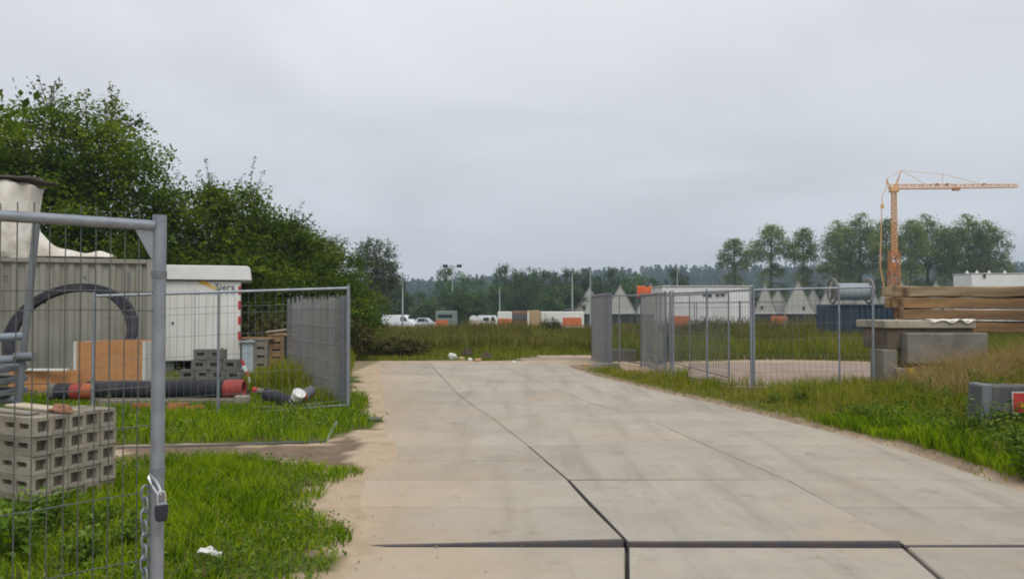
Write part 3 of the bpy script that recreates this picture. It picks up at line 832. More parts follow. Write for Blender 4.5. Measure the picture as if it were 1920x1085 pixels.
def herbs(name, n, poly, seed, size, hmax, label, material, dens=0.45):
    x, y = scatter(n, poly, seed)
    k = (fbm(x + 50, y, .8) > dens) & ((road_s(x, y)[1] > .45) | (x < 0)); x, y = x[k], y[k]
    g = np.random.default_rng(seed + 1)
    x = np.repeat(x, 7) + g.normal(0, size * .8, len(x) * 7); y = np.repeat(y, 7) + g.normal(0, size * .8, len(y) * 7)
    pos = np.stack([x, y, gz(x, y) + g.uniform(.02, hmax, len(x))], -1)
    V, Q, T = leaves(pos, size, g, np.clip(g.normal(.5, .25, len(x)), 0, 1), .7, aspect=1.6)
    o = link(name, np_mesh(name, V, Q, None, T), material)
    return tag(o, label, 'weeds', kind='stuff')
herbs('lawn_herbs', 5200, G1, 101, .035, .14, 'small broad leaved weeds scattered in the near left grass', M['leaf_weed'])
herbs('verge_herbs', 3800, G2, 103, .05, .18, 'small broad leaved weeds scattered in the middle grass strip', M['leaf_weed'])
herbs('roadside_herbs', 5200, sel, 105, .05, .28, 'small broad leaved weeds scattered in the near right verge', M['leaf_weed'])
x, y = scatter(16000, G3, 107)
dd = road_s(x, y)[1]; k = (dd > .35) & (fbm(x + 13, y, .8) > .47); x, y, dd = x[k], y[k], dd[k]
h = (0.16 + 0.5 * fbm(x, y, 1.0)) * rng.uniform(0.5, 1.2, len(x)) * (.5 + .5 * smooth(.4, 2.0, dd))
o = blades('dry_stalks', x, y, h, 0.007, 108, M['grass_tan'], 0.35)
tag(o, 'thin dry straw stalks standing in the right road verge', 'grass', kind='stuff')
x, y = scatter(7000, G1, 109); k = fbm(x + 23, y, .7) > .52; x, y = x[k], y[k]
o = blades('lawn_straw', x, y, rng.uniform(.06, .2, len(x)), 0.006, 110, M['grass_tan'], 0.7)
tag(o, 'dry straw blades mixed into the near left grass', 'grass', kind='stuff')

# hedge row of small trees on the left
t1 = make_tree('hedge_maple', 41, [(-.5, 0, 4.9, 2.9, 3.0, 3.3), (1.0, 0, 5.6, 1.8, 2.0, 2.6), (-1.8, 0, 5.8, 2.0, 2.2, 2.5), (0, -0.4, 2.4, 3.5, 2.6, 2.2), (2.4, -.2, 2.6, 1.6, 2.0, 2.1)],
               780, 105, 0.145, 0.34, [(0, 0, -0.1, .2), (0.1, 0, 1.5, .17), (0, .1, 3.2, .13), (.1, 0, 5.2, .08), (0, 0, 7.2, .03)], M['leaf_near'], M['bark'], shoots=34, shoot_len=(0.4, 0.9))
plant_at(t1, 165, 26.0)
tag(t1, 'big dark green bushy tree at left, tallest of the hedge, behind the grey container', 'tree', 'hedge trees on the left')
t0 = copy_tree(t1); plant_at(t0, -90, 27.5, 0.90, 2.4)
tag(t0, 'dense green tree cut off by the left picture edge above the white tarp', 'tree', 'hedge trees on the left')
t2 = make_tree('hedge_thorn', 43, [(0, 0, 3.2, 2.0, 1.8, 2.0), (-0.6, 0, 1.7, 2.2, 1.8, 1.6), (0.5, 0, 4.1, 1.1, 1.1, 1.2), (1.1, -.2, 1.6, 1.9, 1.7, 1.5)],
               520, 95, 0.125, 0.28, [(0, 0, -0.1, .13), (0.05, 0, 1.2, .11), (0, .1, 2.6, .08), (.1, 0, 4.3, .03)], M['leaf_near'], M['bark'], shoots=46, shoot_len=(0.5, 1.15))
plant_at(t2, 405, 26.6, 1.10)
tag(t2, 'pointed dark green hedge tree just right of the tallest, above the white cabin', 'tree', 'hedge trees on the left')
t3 = copy_tree(t2); plant_at(t3, 505, 27.6, 0.93, 2.0, sx=1.1)
tag(t3, 'bushy hedge tree with upright shoots rising over the middle fence', 'tree', 'hedge trees on the left')
t4 = copy_tree(t2); plant_at(t4, 600, 28.6, 0.80, 4.1, sx=0.92)
tag(t4, 'lowest hedge tree, rightmost of the row, beside the grey willow', 'tree', 'hedge trees on the left')
t5 = copy_tree(t2); plant_at(t5, 300, 25.4, 0.72, 1.0, sx=1.2)
tag(t5, 'low dense hedge bush filling the gap behind the white cabin roof', 'tree', 'hedge trees on the left')
t6 = copy_tree(t2); plant_at(t6, 455, 25.6, 0.62, 5.2, sx=1.15)
tag(t6, 'low hedge bush right of the white cabin behind the middle fence', 'tree', 'hedge trees on the left')
t7 = copy_tree(t2); plant_at(t7, 560, 26.8, 0.6, 3.2, sx=1.05)
tag(t7, 'low hedge bush behind the grey stacked fence panels', 'tree', 'hedge trees on the left')
# sparse twigs over the big tree
tt = make_tree('young_poplar', 48, [(0, 0, 8.6, 0.75, .6, 0.75), (0.3, 0, 7.6, 0.5, .5, .6)], 26, 9, 0.15, 0.16,
               [(0, 0, -.1, .12), (0, 0, 3, .1), (.05, 0, 6, .06), (0, 0, 8.0, .03), (0.1, 0, 9.2, .01)], M['leaf_near'], M['bark'], shoots=6, shoot_len=(0.3, .6), limb_r=0.025)
plant_at(tt, 92, 28.0, 1.06)
tag(tt, 'thin treetop with sparse leaves sticking up above the tallest hedge tree', 'tree')
# willow sprig at the left edge
tw = make_tree('weeping_willow', 49, [(0, 0, 5.2, 1.5, 1.5, 1.0)], 60, 16, 0.2, 0.25,
               [(-.8, 0, -.1, .14), (-.6, 0, 2, .12), (-.3, 0, 4, .08), (0, 0, 5.2, .04)], M['leaf_near'], M['bark'], droop=1.2, flat=0.9)
plant_at(tw, -172, 14.0, 1.0)
tag(tw, 'drooping leaves of a willow entering at the upper left edge', 'tree')

# shrubs at the road end
def shrub(seed, w, hgt, n=150, ls=0.13, mat_=None):
    return make_tree('wild_shrub', seed, [(0, 0, hgt * .5, w, w * .7, hgt * .5), (w * .4, 0, hgt * .35, w * .7, w * .6, hgt * .4)], n, 50, ls, 0.2,
                     [(0, 0, -.05, .05), (0, 0, hgt * .4, .04), (0.05, 0, hgt * .8, .015)], mat_ or M['leaf_shrub'], M['bark'], shoots=26, shoot_len=(0.25, 0.6), crown_name='foliage', limb_r=0.02, zmin=0.02)
s1 = shrub(51, 1.2, 1.6); plant_at(s1, 662, 26.8, 1.0, sx=.5)
tag(s1, 'olive brown shrub under the rightmost hedge tree', 'shrub')
s2 = shrub(52, 1.4, 1.0); plant_at(s2, 738, 26.0, 0.60, sx=.72)
tag(s2, 'dark brown low shrub at the left end of the concrete road', 'shrub')
s3 = copy_tree(s1); plant_at(s3, 686, 29.5, 0.42, 1.3)
tag(s3, 'small olive shrub in front of the white delivery van', 'shrub')
s4 = copy_tree(s2); plant_at(s4, 520, 22.5, 1.35, 2.0)
tag(s4, 'olive mound of scrub behind the wooden crates', 'shrub')
s5 = copy_tree(s1); plant_at(s5, 640, 24.0, 0.75, 2.9)
tag(s5, 'small yellowish shrub behind the middle fence end post', 'shrub')
s6 = copy_tree(s2); plant_at(s6, 1330, 36.0, 1.0, 0.7)
tag(s6, 'brownish shrub in the weeds below the white site cabin', 'shrub')
s7 = copy_tree(s1); plant_at(s7, 1030, 58.0, .85, 0.4)
tag(s7, 'dark shrub in the weeds before the white trailer', 'shrub')

# distant trees
def far_tree(seed, wide, tall, n=200, per=56, ls=0.44, cr=0.62, m=None, tr=None):
    return make_tree('broadleaf_tree', seed, [(0, 0, tall * .62, wide, wide, tall * .36), (wide * .4, 0, tall * .45, wide * .8, wide * .8, tall * .3), (-wide * .45, 0, tall * .42, wide * .75, wide * .75, tall * .3), (0, 0, tall * .2, wide * .9, wide * .9, tall * .2)],
                     n, per, ls, cr, [(0, 0, -.2, .3), (0, 0, tall * .4, .22), (.2, 0, tall * .8, .06)], m or M['leaf_far'], M['bark'], limb_r=0.08, zmin=0.1, surface=.65)
fa = far_tree(61, 4.6, 10.0); fb = far_tree(62, 3.4, 11.0, 130)
belt = [  # px, top row, distance, half width px, which
    (742, 512, 114, 34, 0), (700, 520, 112, 26, 1), (795, 545, 112, 34, 0), (846, 498, 150, 44, 0), (885, 545, 118, 36, 1), (905, 520, 170, 30, 0), (858, 540, 108, 30, 1), (760, 545, 113, 26, 1),
    (950, 494, 160, 36, 0), (990, 496, 165, 36, 1), (1020, 505, 158, 34, 0), (935, 528, 135, 30, 1), (975, 520, 140, 34, 0), (1060, 502, 160, 36, 0), (1100, 500, 165, 38, 1), (1145, 502, 160, 38, 0), (1190, 506, 158, 34, 1),
    (1030, 535, 130, 34, 0), (1080, 530, 132, 36, 1), (1130, 530, 135, 36, 0), (1185, 525, 140, 36, 1), (1225, 520, 150, 34, 0), (1272, 502, 128, 34, 0),
    (1322, 532, 150, 24, 1), (1395, 530, 165, 34, 0), (1455, 525, 165, 36, 1), (1520, 520, 165, 40, 0), (1585, 515, 170, 40, 1), (1640, 520, 170, 40, 0), (1720, 512, 170, 42, 1), (1790, 515, 170, 44, 0), (1860, 520, 172, 40, 1), (1930, 515, 175, 44, 0)]
first = {0: True, 1: True}
for px, top, d, hw, w in belt:
    src = fa if w == 0 else fb
    o = src if first[w] else copy_tree(src)
    first[w] = False
    p = pd(px, d); gzz = gzs(p.x, p.y)
    hh = zy(top, d) - gzz
    wd = hw * d / F / (7.0 if w == 0 else 5.2)
    o.location = (p.x, p.y, gzz); o.rotation_euler = (0, 0, rs.uniform(0, 6)); o.scale = (wd * 1.15, wd * 1.15, hh / (10.0 if w == 0 else 11.0))
    ORD = ['first', 'second', 'third', 'fourth', 'fifth', 'sixth', 'seventh', 'eighth', 'ninth', 'tenth', 'eleventh', 'twelfth', 'thirteenth', 'fourteenth', 'fifteenth', 'sixteenth', 'seventeenth', 'eighteenth', 'nineteenth', 'twentieth']
    zone = lambda q: 0 if q < 780 else 1 if q < 1240 else 2 if q < 1300 else 3
    rank = ORD[sorted(b_[0] for b_ in belt if zone(b_[0]) == zone(px)).index(px)]
    if px < 780: lb = rank + ' rounded tree from the left beyond the white delivery van'
    elif px < 1240: lb = rank + ' rounded tree from the left in the dark belt behind the parked vehicles'
    elif px < 1300: lb = 'lone dark round tree behind the left end of the white site cabin'
    else: lb = rank + ' low bushy tree from the left below the poplars behind the houses'
    tag(o, lb, 'tree', 'distant belt of trees')
wil = make_tree('willow_tree', 65, [(0, 0, 7.2, 2.0, 1.8, 2.2), (1.0, 0, 6.0, 1.4, 1.4, 1.8), (-1.0, 0, 5.8, 1.5, 1.4, 2.0), (0, 0, 3.6, 1.8, 1.5, 1.6)], 230, 40, 0.26, 0.36,
                [(0, 0, -.1, .2), (0, 0, 2.5, .17), (.1, 0, 5, .1), (0, 0, 8, .03)], M['leaf_willow'], M['bark_grey'], shoots=24, shoot_len=(.5, 1.1), limb_r=.06, surface=.5)
plant_at(wil, 705, 72.0, 1.0, dz=0.0)
wil.scale = (0.95, 0.95, (zy(437, 72) - gzs(wil.location.x, 72)) / 10.0)
tag(wil, 'airy grey green willow right of the hedge, tall against the sky', 'tree')
pa = make_tree('poplar_tree', 71, [(0.3, 0, 16.4, 1.9, 1.9, 3.3), (2.4, 0, 14.4, 1.6, 1.6, 3.0), (-2.3, 0, 14.8, 1.6, 1.6, 3.2), (3.2, 0, 10.6, 1.5, 1.5, 2.2), (-3.0, 0, 10.2, 1.4, 1.4, 2.2), (0.2, 0, 10.8, 1.5, 1.5, 2.4), (-.4, 0, 6.2, 2.6, 2.2, 1.9)], 240, 60, 0.36, 0.62,
               [(0, 0, -.3, .42), (.1, 0, 5, .36), (0, 0, 10, .26), (.2, 0, 15, .13), (0, 0, 18.6, .04)], M['leaf_poplar'], M['bark'], limb_r=.15, surface=.45)
pb = make_tree('poplar_tree', 72, [(0.2, 0, 17.2, 1.7, 1.7, 2.4), (2.0, 0, 14.6, 1.4, 1.4, 2.4), (-2.2, 0, 14.2, 1.5, 1.5, 2.0), (0.0, 0, 12.0, 1.2, 1.2, 2.2), (1.6, 0, 9.6, 1.1, 1.1, 1.3), (-1.2, 0, 8.6, 1.0, 1.0, 1.3), (0.2, 0, 4.6, 1.8, 1.6, 1.6)], 165, 58, 0.36, 0.58,
               [(0, 0, -.3, .4), (.1, 0, 5, .34), (0, 0, 10, .24), (.1, 0, 15, .12), (0, 0, 18.8, .04)], M['leaf_poplar'], M['bark'], limb_r=.14, surface=.45)
pops = [(1378, 440, 30, 1, 'leftmost small poplar of the tall row'), (1446, 414, 36, 1, 'second poplar from the left with a fan shaped crown'), (1506, 420, 30, 1, 'third poplar from the left, narrow with open crown'),
        (1575, 412, 36, 0, 'poplar between the narrow one and the crane mast'), (1612, 399, 40, 0, 'broad tall poplar just left of the crane mast'), (1662, 402, 32, 1, 'poplar right behind the crane mast'),
        (1708, 404, 30, 1, 'slim poplar just right of the crane mast'), (1740, 400, 36, 0, 'poplar under the middle of the crane jib'), (1772, 420, 30, 1, 'lower poplar left of the rightmost big one'), (1818, 400, 40, 0, 'big poplar, left half of the rightmost pair'), (1856, 412, 36, 0, 'rightmost poplar of the row, by the picture edge')]
first = {0: True, 1: True}
for px, top, hw, w, lb in pops:
    src = pa if w == 0 else pb
    o = src if first[w] else copy_tree(src); first[w] = False
    d = 150 + rs.uniform(-6, 6)
    p = pd(px, d); gzz = gzs(p.x, p.y)
    hh = zy(top, d) - gzz
    wd = hw * d / F / (3.9 if w == 0 else 3.4)
    o.location = (p.x, p.y, gzz); o.rotation_euler = (0, 0, rs.uniform(-.5, .5) + (math.pi if rs.random() < .5 else 0)); o.scale = (wd, wd, hh / 20.0)
    tag(o, lb, 'poplar', 'poplars behind the houses')
# wooded hill
g = np.random.default_rng(81)
nT = 2600
yy = g.uniform(520, 735, nT); xx = g.uniform(-0.5, 0.82, nT) * yy
zz = gz(xx, yy)
VS, QS, TS = [], [], []
conif = g.random(nT) < 0.65
rows = 30
hh = np.where(conif, g.uniform(10, 16, nT), g.uniform(9, 13, nT))
ti = np.repeat(np.arange(nT), rows)
u = g.random(nT * rows)
rad = np.where(conif[ti], (1 - u) * 2.6 + 0.3, np.sqrt(np.clip(1 - (2 * u - 1) ** 2, 0, 1)) * 4.0 + .4)
an = g.uniform(0, 2 * np.pi, nT * rows)
pos = np.stack([xx[ti] + np.cos(an) * rad, yy[ti] + np.sin(an) * rad, zz[ti] + hh[ti] * (0.12 + 0.88 * u)], -1)
V, Q, T = leaves(pos, 3.0, g, np.clip(g.normal(0.5, .2, len(pos)), 0, 1), 0.8, aspect=1.3)
o = link('hill_forest', np_mesh('hill_forest', V, Q, None, T), M['leaf_pine'])
tag(o, 'blue green wooded ridge on the far horizon', 'forest', kind='stuff')

# ------------------------------------------------------------------ mesh fence panels
def fence_panel(p0, p1, label, mids=(), top=2.0, rail=0.06, step=0.1, hz=(1.72, 1.62, 1.3, 1.0, .7, .4, .16), wr=0.0024, pr=0.021, foot=True, wire=None, steel=None, z0=None, group=None, jag=0.0, toprail=True, drop=0.0, name='mesh_fence', spike=0.04):
    p0 = Vector((p0[0], p0[1], 0)); p1 = Vector((p1[0], p1[1], 0))
    if z0 is None: z0 = gzs(p0.x, p0.y)
    z1 = (gzs(p1.x, p1.y) if foot else z0) - drop
    steel = steel or M['galv']; wire = wire or M['wire']
    root = empty(name, (p0.x, p0.y, z0), 0, label, 'fence', group)
    d = p1 - p0; L_ = d.length; dz = z1 - z0
    def q(t, z): return Vector((d.x * t, d.y * t, z + dz * t))
    for t in (0, 1) + tuple(mids):
        r_ = pr if t in (0, 1) else pr * 0.8
        MB().tube([q(t, 0.02), q(t, top)], r_, 10).build('post', steel, root, smooth_=True)
    if toprail: MB().tube([q(0, top - rail), q(1, top - rail)], pr * 0.9, 8).build('top_rail', steel, root, smooth_=True)
    MB().tube([q(0, 0.09), q(1, 0.09)], pr * 0.7, 8).build('bottom_rail', M['galv_dull'], root, smooth_=True)
    n = int(L_ / step)
    w = MB()
    r2 = random.Random(int(p0.x * 1000) ^ int(p0.y * 77))
    for i in range(1, n):
        t = i / n
        hi = top - rail + spike - (r2.uniform(0, jag) if jag else 0)
        w.tube([q(t, 0.1), q(t, hi)], wr, 4)
    for z in hz:
        pts = [q(t, z + r2.uniform(-.004, .004)) for t in np.linspace(0, 1, 7)]
        w.tube(pts, wr * 1.15, 4)
    wo = w.build('wire_mesh', wire, root); wo['kind'] = 'stuff'
    return root

def foot_block(x, y, rz, label):
    z = gzs(x, y)
    mb = MB(); mb.prism([(-.36, 0), (.36, 0), (.30, .13), (-.30, .13)], -.11, .11)
    mb.tube([(0, 0, .12), (0, 0, .15)], .03, 10)
    o = mb.build('ballast_block', M['conc'], bevel=.012)
    o.location = (x, y, z); o.rotation_euler = (0, 0, rz)
    tag(o, label, 'ballast block', 'concrete fence feet')

# near gate leaf, left
gp1 = pd(298, 2.77); gp0d = (pd(2, 2.455) - gp1).normalized()
gp0 = gp1 + gp0d * 3.2
gate = empty('gate_leaf', (gp1.x, gp1.y, 0), 0, 'near galvanised mesh gate leaf cut off by the left picture edge', 'gate')
dv = gp0d
def gq(s, z): return Vector((dv.x * s, dv.y * s, z))
MB().tube([gq(0, .02), gq(0, 2.0)], .0232, 16).build('post', M['galv'], gate, smooth_=True)
MB().tube([gq(3.2, .02), gq(3.2, 2.0)], .0232, 16).build('post', M['galv'], gate, smooth_=True)
MB().tube([gq(.02, 1.962), gq(3.2, 1.962)], .0185, 14).build('top_rail', M['galv'], gate, smooth_=True)
MB().tube([gq(.02, .12), gq(3.2, .12)], .0185, 14).build('bottom_rail', M['galv'], gate, smooth_=True)
mb = MB()   # corner gusset plate
nrm = Vector((-dv.y, dv.x, 0))
tri = [gq(0.02, 1.95), gq(0.085, 1.95), gq(0.02, 1.83)]
mb.add([p + nrm * .004 for p in tri] + [p - nrm * .004 for p in tri], [(0, 1, 2), (5, 4, 3), (0, 3, 4, 1), (1, 4, 5, 2), (2, 5, 3, 0)])
mb.build('gusset_plate', M['galv'], gate)
w = MB()
for i in range(1, 70):
    s_ = 0.022 + i * 0.0455
    w.tube([gq(s_, .1), gq(s_ + .002 * math.sin(i * 3.1), 1.0), gq(s_, 1.962 + .045 + .006 * math.sin(i * 1.7))], .0019, 6)
for z in (1.728, 1.664, 1.40, 1.262, 1.03, .80, .58, .34):
    w.tube([gq(s_, z + .004 * math.sin(s_ * 9 + z * 7)) + nrm * .004 for s_ in np.linspace(0, 3.2, 17)], .0021, 6)
wo = w.build('wire_mesh', M['wire_rust'], gate); wo['kind'] = 'stuff'
for z in (1.79, 1.1, .6):
    MB().tube([gq(0, z - .012), gq(0, z + .012)], .0262, 16).build('collar', M['galv_dull'], gate, smooth_=True)
# chain hanging beside the post
def link_loop(c, ax, up, l, w_, r, n=18):
    pts = []
    for k in range(n):
        a = 2 * math.pi * k / n
        pts.append(Vector(c) + Vector(up) * (math.sin(a) * l) + Vector(ax) * (math.copysign(abs(math.cos(a)) ** .6, math.cos(a)) * w_))
    return pts
zc = zy(915, 2.77)
chain = empty('chain', (gp1.x, gp1.y, zc - .36), 0, 'bright steel chain hanging down beside the near gate post', 'chain')
sx = -0.036
for i in range(9):
    ax = Vector((.8, -.6, 0)) if i % 2 else Vector((.6, .8, 0))
    MB().tube(link_loop((sx + .002 * math.sin(i * 2.0), -.012, .35 - i * .041), ax, (0, 0, 1), .026, .0135, .0038), .0042, 8, closed=True).build('chain_link', M['galv'], chain, smooth_=True)
hasp = empty('shackle', (gp1.x, gp1.y, zy(902, 2.77)), 0, 'shiny long steel shackle slung round the near gate post', 'shackle')
a_ = Vector((.055, -.04, -.055)).normalized()
MB().tube(link_loop((.008, -.036, 0), (-.58, .1, -.62), a_, .045, .012, .004, 22), .0046, 8, closed=True).build('shackle_loop', M['chrome'], hasp, smooth_=True)
lock = empty('padlock', (gp1.x + .043, gp1.y - .062, zy(972, 2.72)), R(35), 'dark padlock hanging from the shackle at the near gate post', 'padlock')
mb = MB(); mb.prism([(-.019, .006), (-.010, 0), (.010, 0), (.019, .006), (.021, .045), (.017, .060), (-.017, .060), (-.021, .045)], -.010, .010)
mb.build('lock_body', M['lock'], lock, bevel=.003)
MB().tube([(-.0125, 0, .055), (-.0125, 0, .088), (-.008, 0, .099), (0, 0, .103), (.008, 0, .099), (.0125, 0, .088), (.0125, 0, .055)], .0032, 8).build('lock_shackle', M['chrome'], lock, smooth_=True)
MB().box((0, 0, .059), (.036, .0205, .006)).build('lock_cap', M['galv'], lock, bevel=.001)

# middle fence, left of the road
mr = at(653, 771); ml = Vector((-6.0, 11.25, 0))
fence_panel(mr, ml, 'mesh fence panel across the left verge in front of the pipes', mids=(.535,), wr=.0024, pr=.024, drop=.14)
# panels stored edge on behind the end post
for i, (ox, oy) in enumerate(((0, 0), (-.05, .06), (-.11, .10), (-.17, .16))):
    a = Vector((mr.x - .06 + ox, mr.y + .35 + oy, 0)); b = Vector((-4.22 + ox * 1.8, 15.7 + oy, 0))
    fence_panel(a, b, ['front', 'second', 'third', 'rearmost'][i] + ' of the grey mesh panels stored edge on behind the middle fence', top=1.86 - .02 * i, rail=.10, step=.05, wr=.0034, pr=.021, jag=.13, toprail=False, steel=M['galv_dull'], wire=M['wire_pale'], group='stored mesh panels left', spike=.1,
                hz=(1.6, 1.3, 1.0, .7, .4))

# right fence
q0 = at(1408, 740); q1 = pd(1262, 17.95); q2 = pd(1208, 21.2); q3 = pd(1125, 24.0)
fence_panel(q0, q1, 'mesh fence panel running away left from the tall post in front of the yard', mids=(.52,), pr=.024, group='right fence')
fence_panel(q1 + Vector((-.05, .05, 0)), q2, 'mesh fence panel seen almost edge on beyond the yard post', mids=(.5,), pr=.024, group='right fence', step=.07, wr=.003)
fence_panel(q1 + Vector((-.16, .10, 0)), q2 + Vector((-.1, -.1, 0)), 'loose mesh panel leaning along the edge on fence panel', pr=.022, group='right fence', step=.05, wr=.0028, steel=M['galv_dull'], wire=M['wire_pale'])
fence_panel(q2 + Vector((-.08, .05, 0)), q3, 'far mesh fence panel bridging the two dense edge on bundles', mids=(.5,), pr=.024, group='right fence')
for i in range(3):
    a = pd(1146 - 6 * i, 20.8 + .05 * i); b = pd(1122 - 6 * i, 24.0)
    fence_panel(a, b, ['right', 'middle', 'left'][i] + ' one of three stacked mesh panels edge on at the far road corner', pr=.026, group='stacked panels at far road corner', step=.045, wr=.0030, top=2.0, steel=M['galv_dull'], wire=M['wire_pale'])
q4 = q0 + Vector((2.16, -.3, 0))
fence_panel(q0 + Vector((.05, 0, 0)), q4, 'mesh fence panel between the tall post and the concrete blocks', mids=(.72,), pr=.022, group='right fence')
b0, b1 = pd(1240, 23.2), pd(1372, 22.0)
for i, (a, b, lb) in enumerate(((pd(1238, 22.9), pd(1366, 17.2), 'rear mesh panel standing behind the yard fence'),)):
    fence_panel(a, b, lb, mids=(.5,), pr=.02, group='right fence')
for i, (xa, xb) in enumerate(((1262, 1302), (1306, 1386), (1388, 1470))):
    fence_panel(pd(xa, 41 - i), pd(xb, 40 - i), ['left', 'middle', 'right'][i] + ' one of the low looking far mesh panels before the white site cabin', pr=.028, step=.12, wr=.003, group='far mesh panels', top=2.1)
foot_block(q0.x, q0.y, -.3, 'concrete foot under the tall post of the yard fence')
foot_block(q1.x, q1.y, 1.2, 'concrete foot where the yard fence turns edge on')
foot_block(at(1135, 690).x, 20.8, .1, 'concrete foot of the stacked panels at the far road corner')

# ------------------------------------------------------------------ hollow blocks
def hollow_block(w_, h_, l_, hole_w, hole_h, depth, m, name='hollow_block', side=False):
    """pocketed end on -y; long axis y; optional two pockets in the -x side"""
    mb = MB()
    x, z = w_ / 2, h_
    hx, hz0, hz1 = hole_w / 2, h_ * .5 - hole_h / 2, h_ * .5 + hole_h / 2
    vs = [(-x, 0, 0), (x, 0, 0), (x, 0, z), (-x, 0, z), (-hx, 0, hz0), (hx, 0, hz0), (hx, 0, hz1), (-hx, 0, hz1),
          (-hx * .9, depth, hz0 + .004), (hx * .9, depth, hz0 + .004), (hx * .9, depth, hz1 - .004), (-hx * .9, depth, hz1 - .004),
          (-x, l_, 0), (x, l_, 0), (x, l_, z), (-x, l_, z)]
    fs = [(0, 1, 5, 4), (1, 2, 6, 5), (2, 3, 7, 6), (3, 0, 4, 7), (4, 5, 9, 8), (5, 6, 10, 9), (6, 7, 11, 10), (7, 4, 8, 11), (8, 9, 10, 11),
          (12, 15, 14, 13), (1, 13, 14, 2), (2, 14, 15, 3), (0, 12, 13, 1)]
    if not side: fs.append((0, 3, 15, 12)); mb.add(vs, fs); return mb.mesh(name)
    # -x side with two pockets
    ys = [0, l_ * .16, l_ * .44, l_ * .56, l_ * .84, l_]
    zs = [0, h_ * .38, h_ * .68, h_]
    b = len(vs)
    for j in range(4):
        for i in range(6): vs.append((-x, ys[i], zs[j]))
    def id_(i, j): return b + j * 6 + i
    for j in range(3):
        for i in range(5):
            if j == 1 and i in (1, 3):
                o_ = len(vs)
                for (ii, jj) in ((i, j), (i + 1, j), (i + 1, j + 1), (i, j + 1)): vs.append((-x + depth * .8, ys[ii], zs[jj]))
                c4 = [id_(i, j), id_(i + 1, j), id_(i + 1, j + 1), id_(i, j + 1)]
                fs.append((o_, o_ + 1, o_ + 2, o_ + 3))
                for k_ in range(4): fs.append((c4[k_], c4[(k_ + 1) % 4], o_ + (k_ + 1) % 4, o_ + k_))
            else: fs.append((id_(i, j), id_(i + 1, j), id_(i + 1, j + 1), id_(i, j + 1)))
    mb.add(vs, fs)
    return mb.mesh(name)
# near stack: pocketed ends face right, long sides face the viewer
bw, bh, bl = .148, .154, .45
me_a = hollow_block(bw - .004, bh - .003, bl, .096, .094, .075, None)
me_b = hollow_block(bw - .004, bh - .003, bl, .096, .094, .075, None, side=True)
for m_ in (me_a, me_b): m_.materials.append(M['block'])
corner = pd(66, 6.25)
T_ = R(25)
rd = Vector((math.sin(T_), math.cos(T_), 0))       # along the right hand face, away from the viewer
ldv = Vector((-math.cos(T_), math.sin(T_), 0))     # along the front face, to the left
rb = random.Random(5)
zg = gzs(corner.x, corner.y) + .0
for c_ in range(5):
    for r_ in range(5):
        for k_ in range(2):
            if k_ == 1 and c_ > 1: continue
            # block's -y (pocket) looks along -ldv (to the right); its -x side must look along -rd (to the viewer)
            o = link('hollow_block', me_b if c_ == 0 else me_a)
            p = corner + rd * (bw * (c_ + .5)) + ldv * (bl * 1.005 * k_ + rb.uniform(-.012, .012)) + Vector((0, 0, zg + bh * r_))
            ylc = ldv; xlc = rd
            mat_ = Matrix(((xlc.x, ylc.x, 0, p.x), (xlc.y, ylc.y, 0, p.y), (0, 0, 1, p.z), (0, 0, 0, 1)))
            o.matrix_world = mat_
            o.rotation_euler.z += rb.uniform(-.012, .012)
            tag(o, ('%s hollow grey block from the viewer, %s of the near stack' if k_ == 0 else '%s hollow block of the hidden rear column, %s of the near stack') % (['first', 'second', 'third', 'fourth', 'fifth'][c_], ['bottom row', 'second row up', 'middle row', 'fourth row up', 'top row'][r_]), 'block', 'hollow blocks of the near stack')
topz = zg + bh * 5
# things on top of the stack
def plank(a, b, w_, t, m, label, name='plank', group=None):
    a = Vector(a); b = Vector(b); d = b - a
    mb = MB().box((d.length / 2, 0, 0), (d.length, w_, t))
    o = mb.build(name, m, bevel=.004)
    o.location = a; o.rotation_mode = 'QUATERNION'; o.rotation_quaternion = d.to_track_quat('X', 'Z')
    return tag(o, label, 'plank', group)
c0 = corner + Vector((0, 0, topz))
plank(c0 + rd * .35 + ldv * .05 + Vector((0, 0, .012)), c0 + rd * .42 + ldv * .9 + Vector((0, 0, .012)), .16, .022, M['timber_pale'], 'pale plank lying on top of the near block stack')
plank(c0 + rd * .12 + ldv * .18 + Vector((0, 0, .012)), c0 + rd * .15 + ldv * .9 + Vector((0, 0, .012)), .1, .022, M['timber_grey'], 'grey plank along the front top edge of the near block stack')
mb = MB()
r2 = random.Random(8)
def lump(mb, c, s, n=9, seed=1, flat=.6):
    r3 = random.Random(seed)
    bm = bmesh.new(); bmesh.ops.create_icosphere(bm, subdivisions=2, radius=1)
    vs = []
    for v in bm.verts:
        k_ = 1 + .45 * (math.sin(v.co.x * 3.1 + seed) * math.sin(v.co.y * 2.7 + seed * 2) + .5 * math.sin(v.co.z * 5 + seed)) + r3.uniform(-.12, .12)
        vs.append((c[0] + v.co.x * s[0] * k_, c[1] + v.co.y * s[1] * k_, c[2] + max(-.6, v.co.z) * s[2] * k_))
    fs = [tuple(v.index for v in f.verts) for f in bm.faces]
    bm.free()
    mb.add(vs, fs)
    return mb
p = c0 + rd * .30 - ldv * -.10
mb = lump(MB(), (0, 0, .03), (.10, .06, .035), seed=3)
o = mb.build('brick_rubble', mat('brick_dust', (.36, .17, .10), (.27, .13, .085), 20, .95, 0, .6)); o.location = p; o.location.z = topz
tag(o, 'orange brick rubble on top of the near block stack', 'rubble')
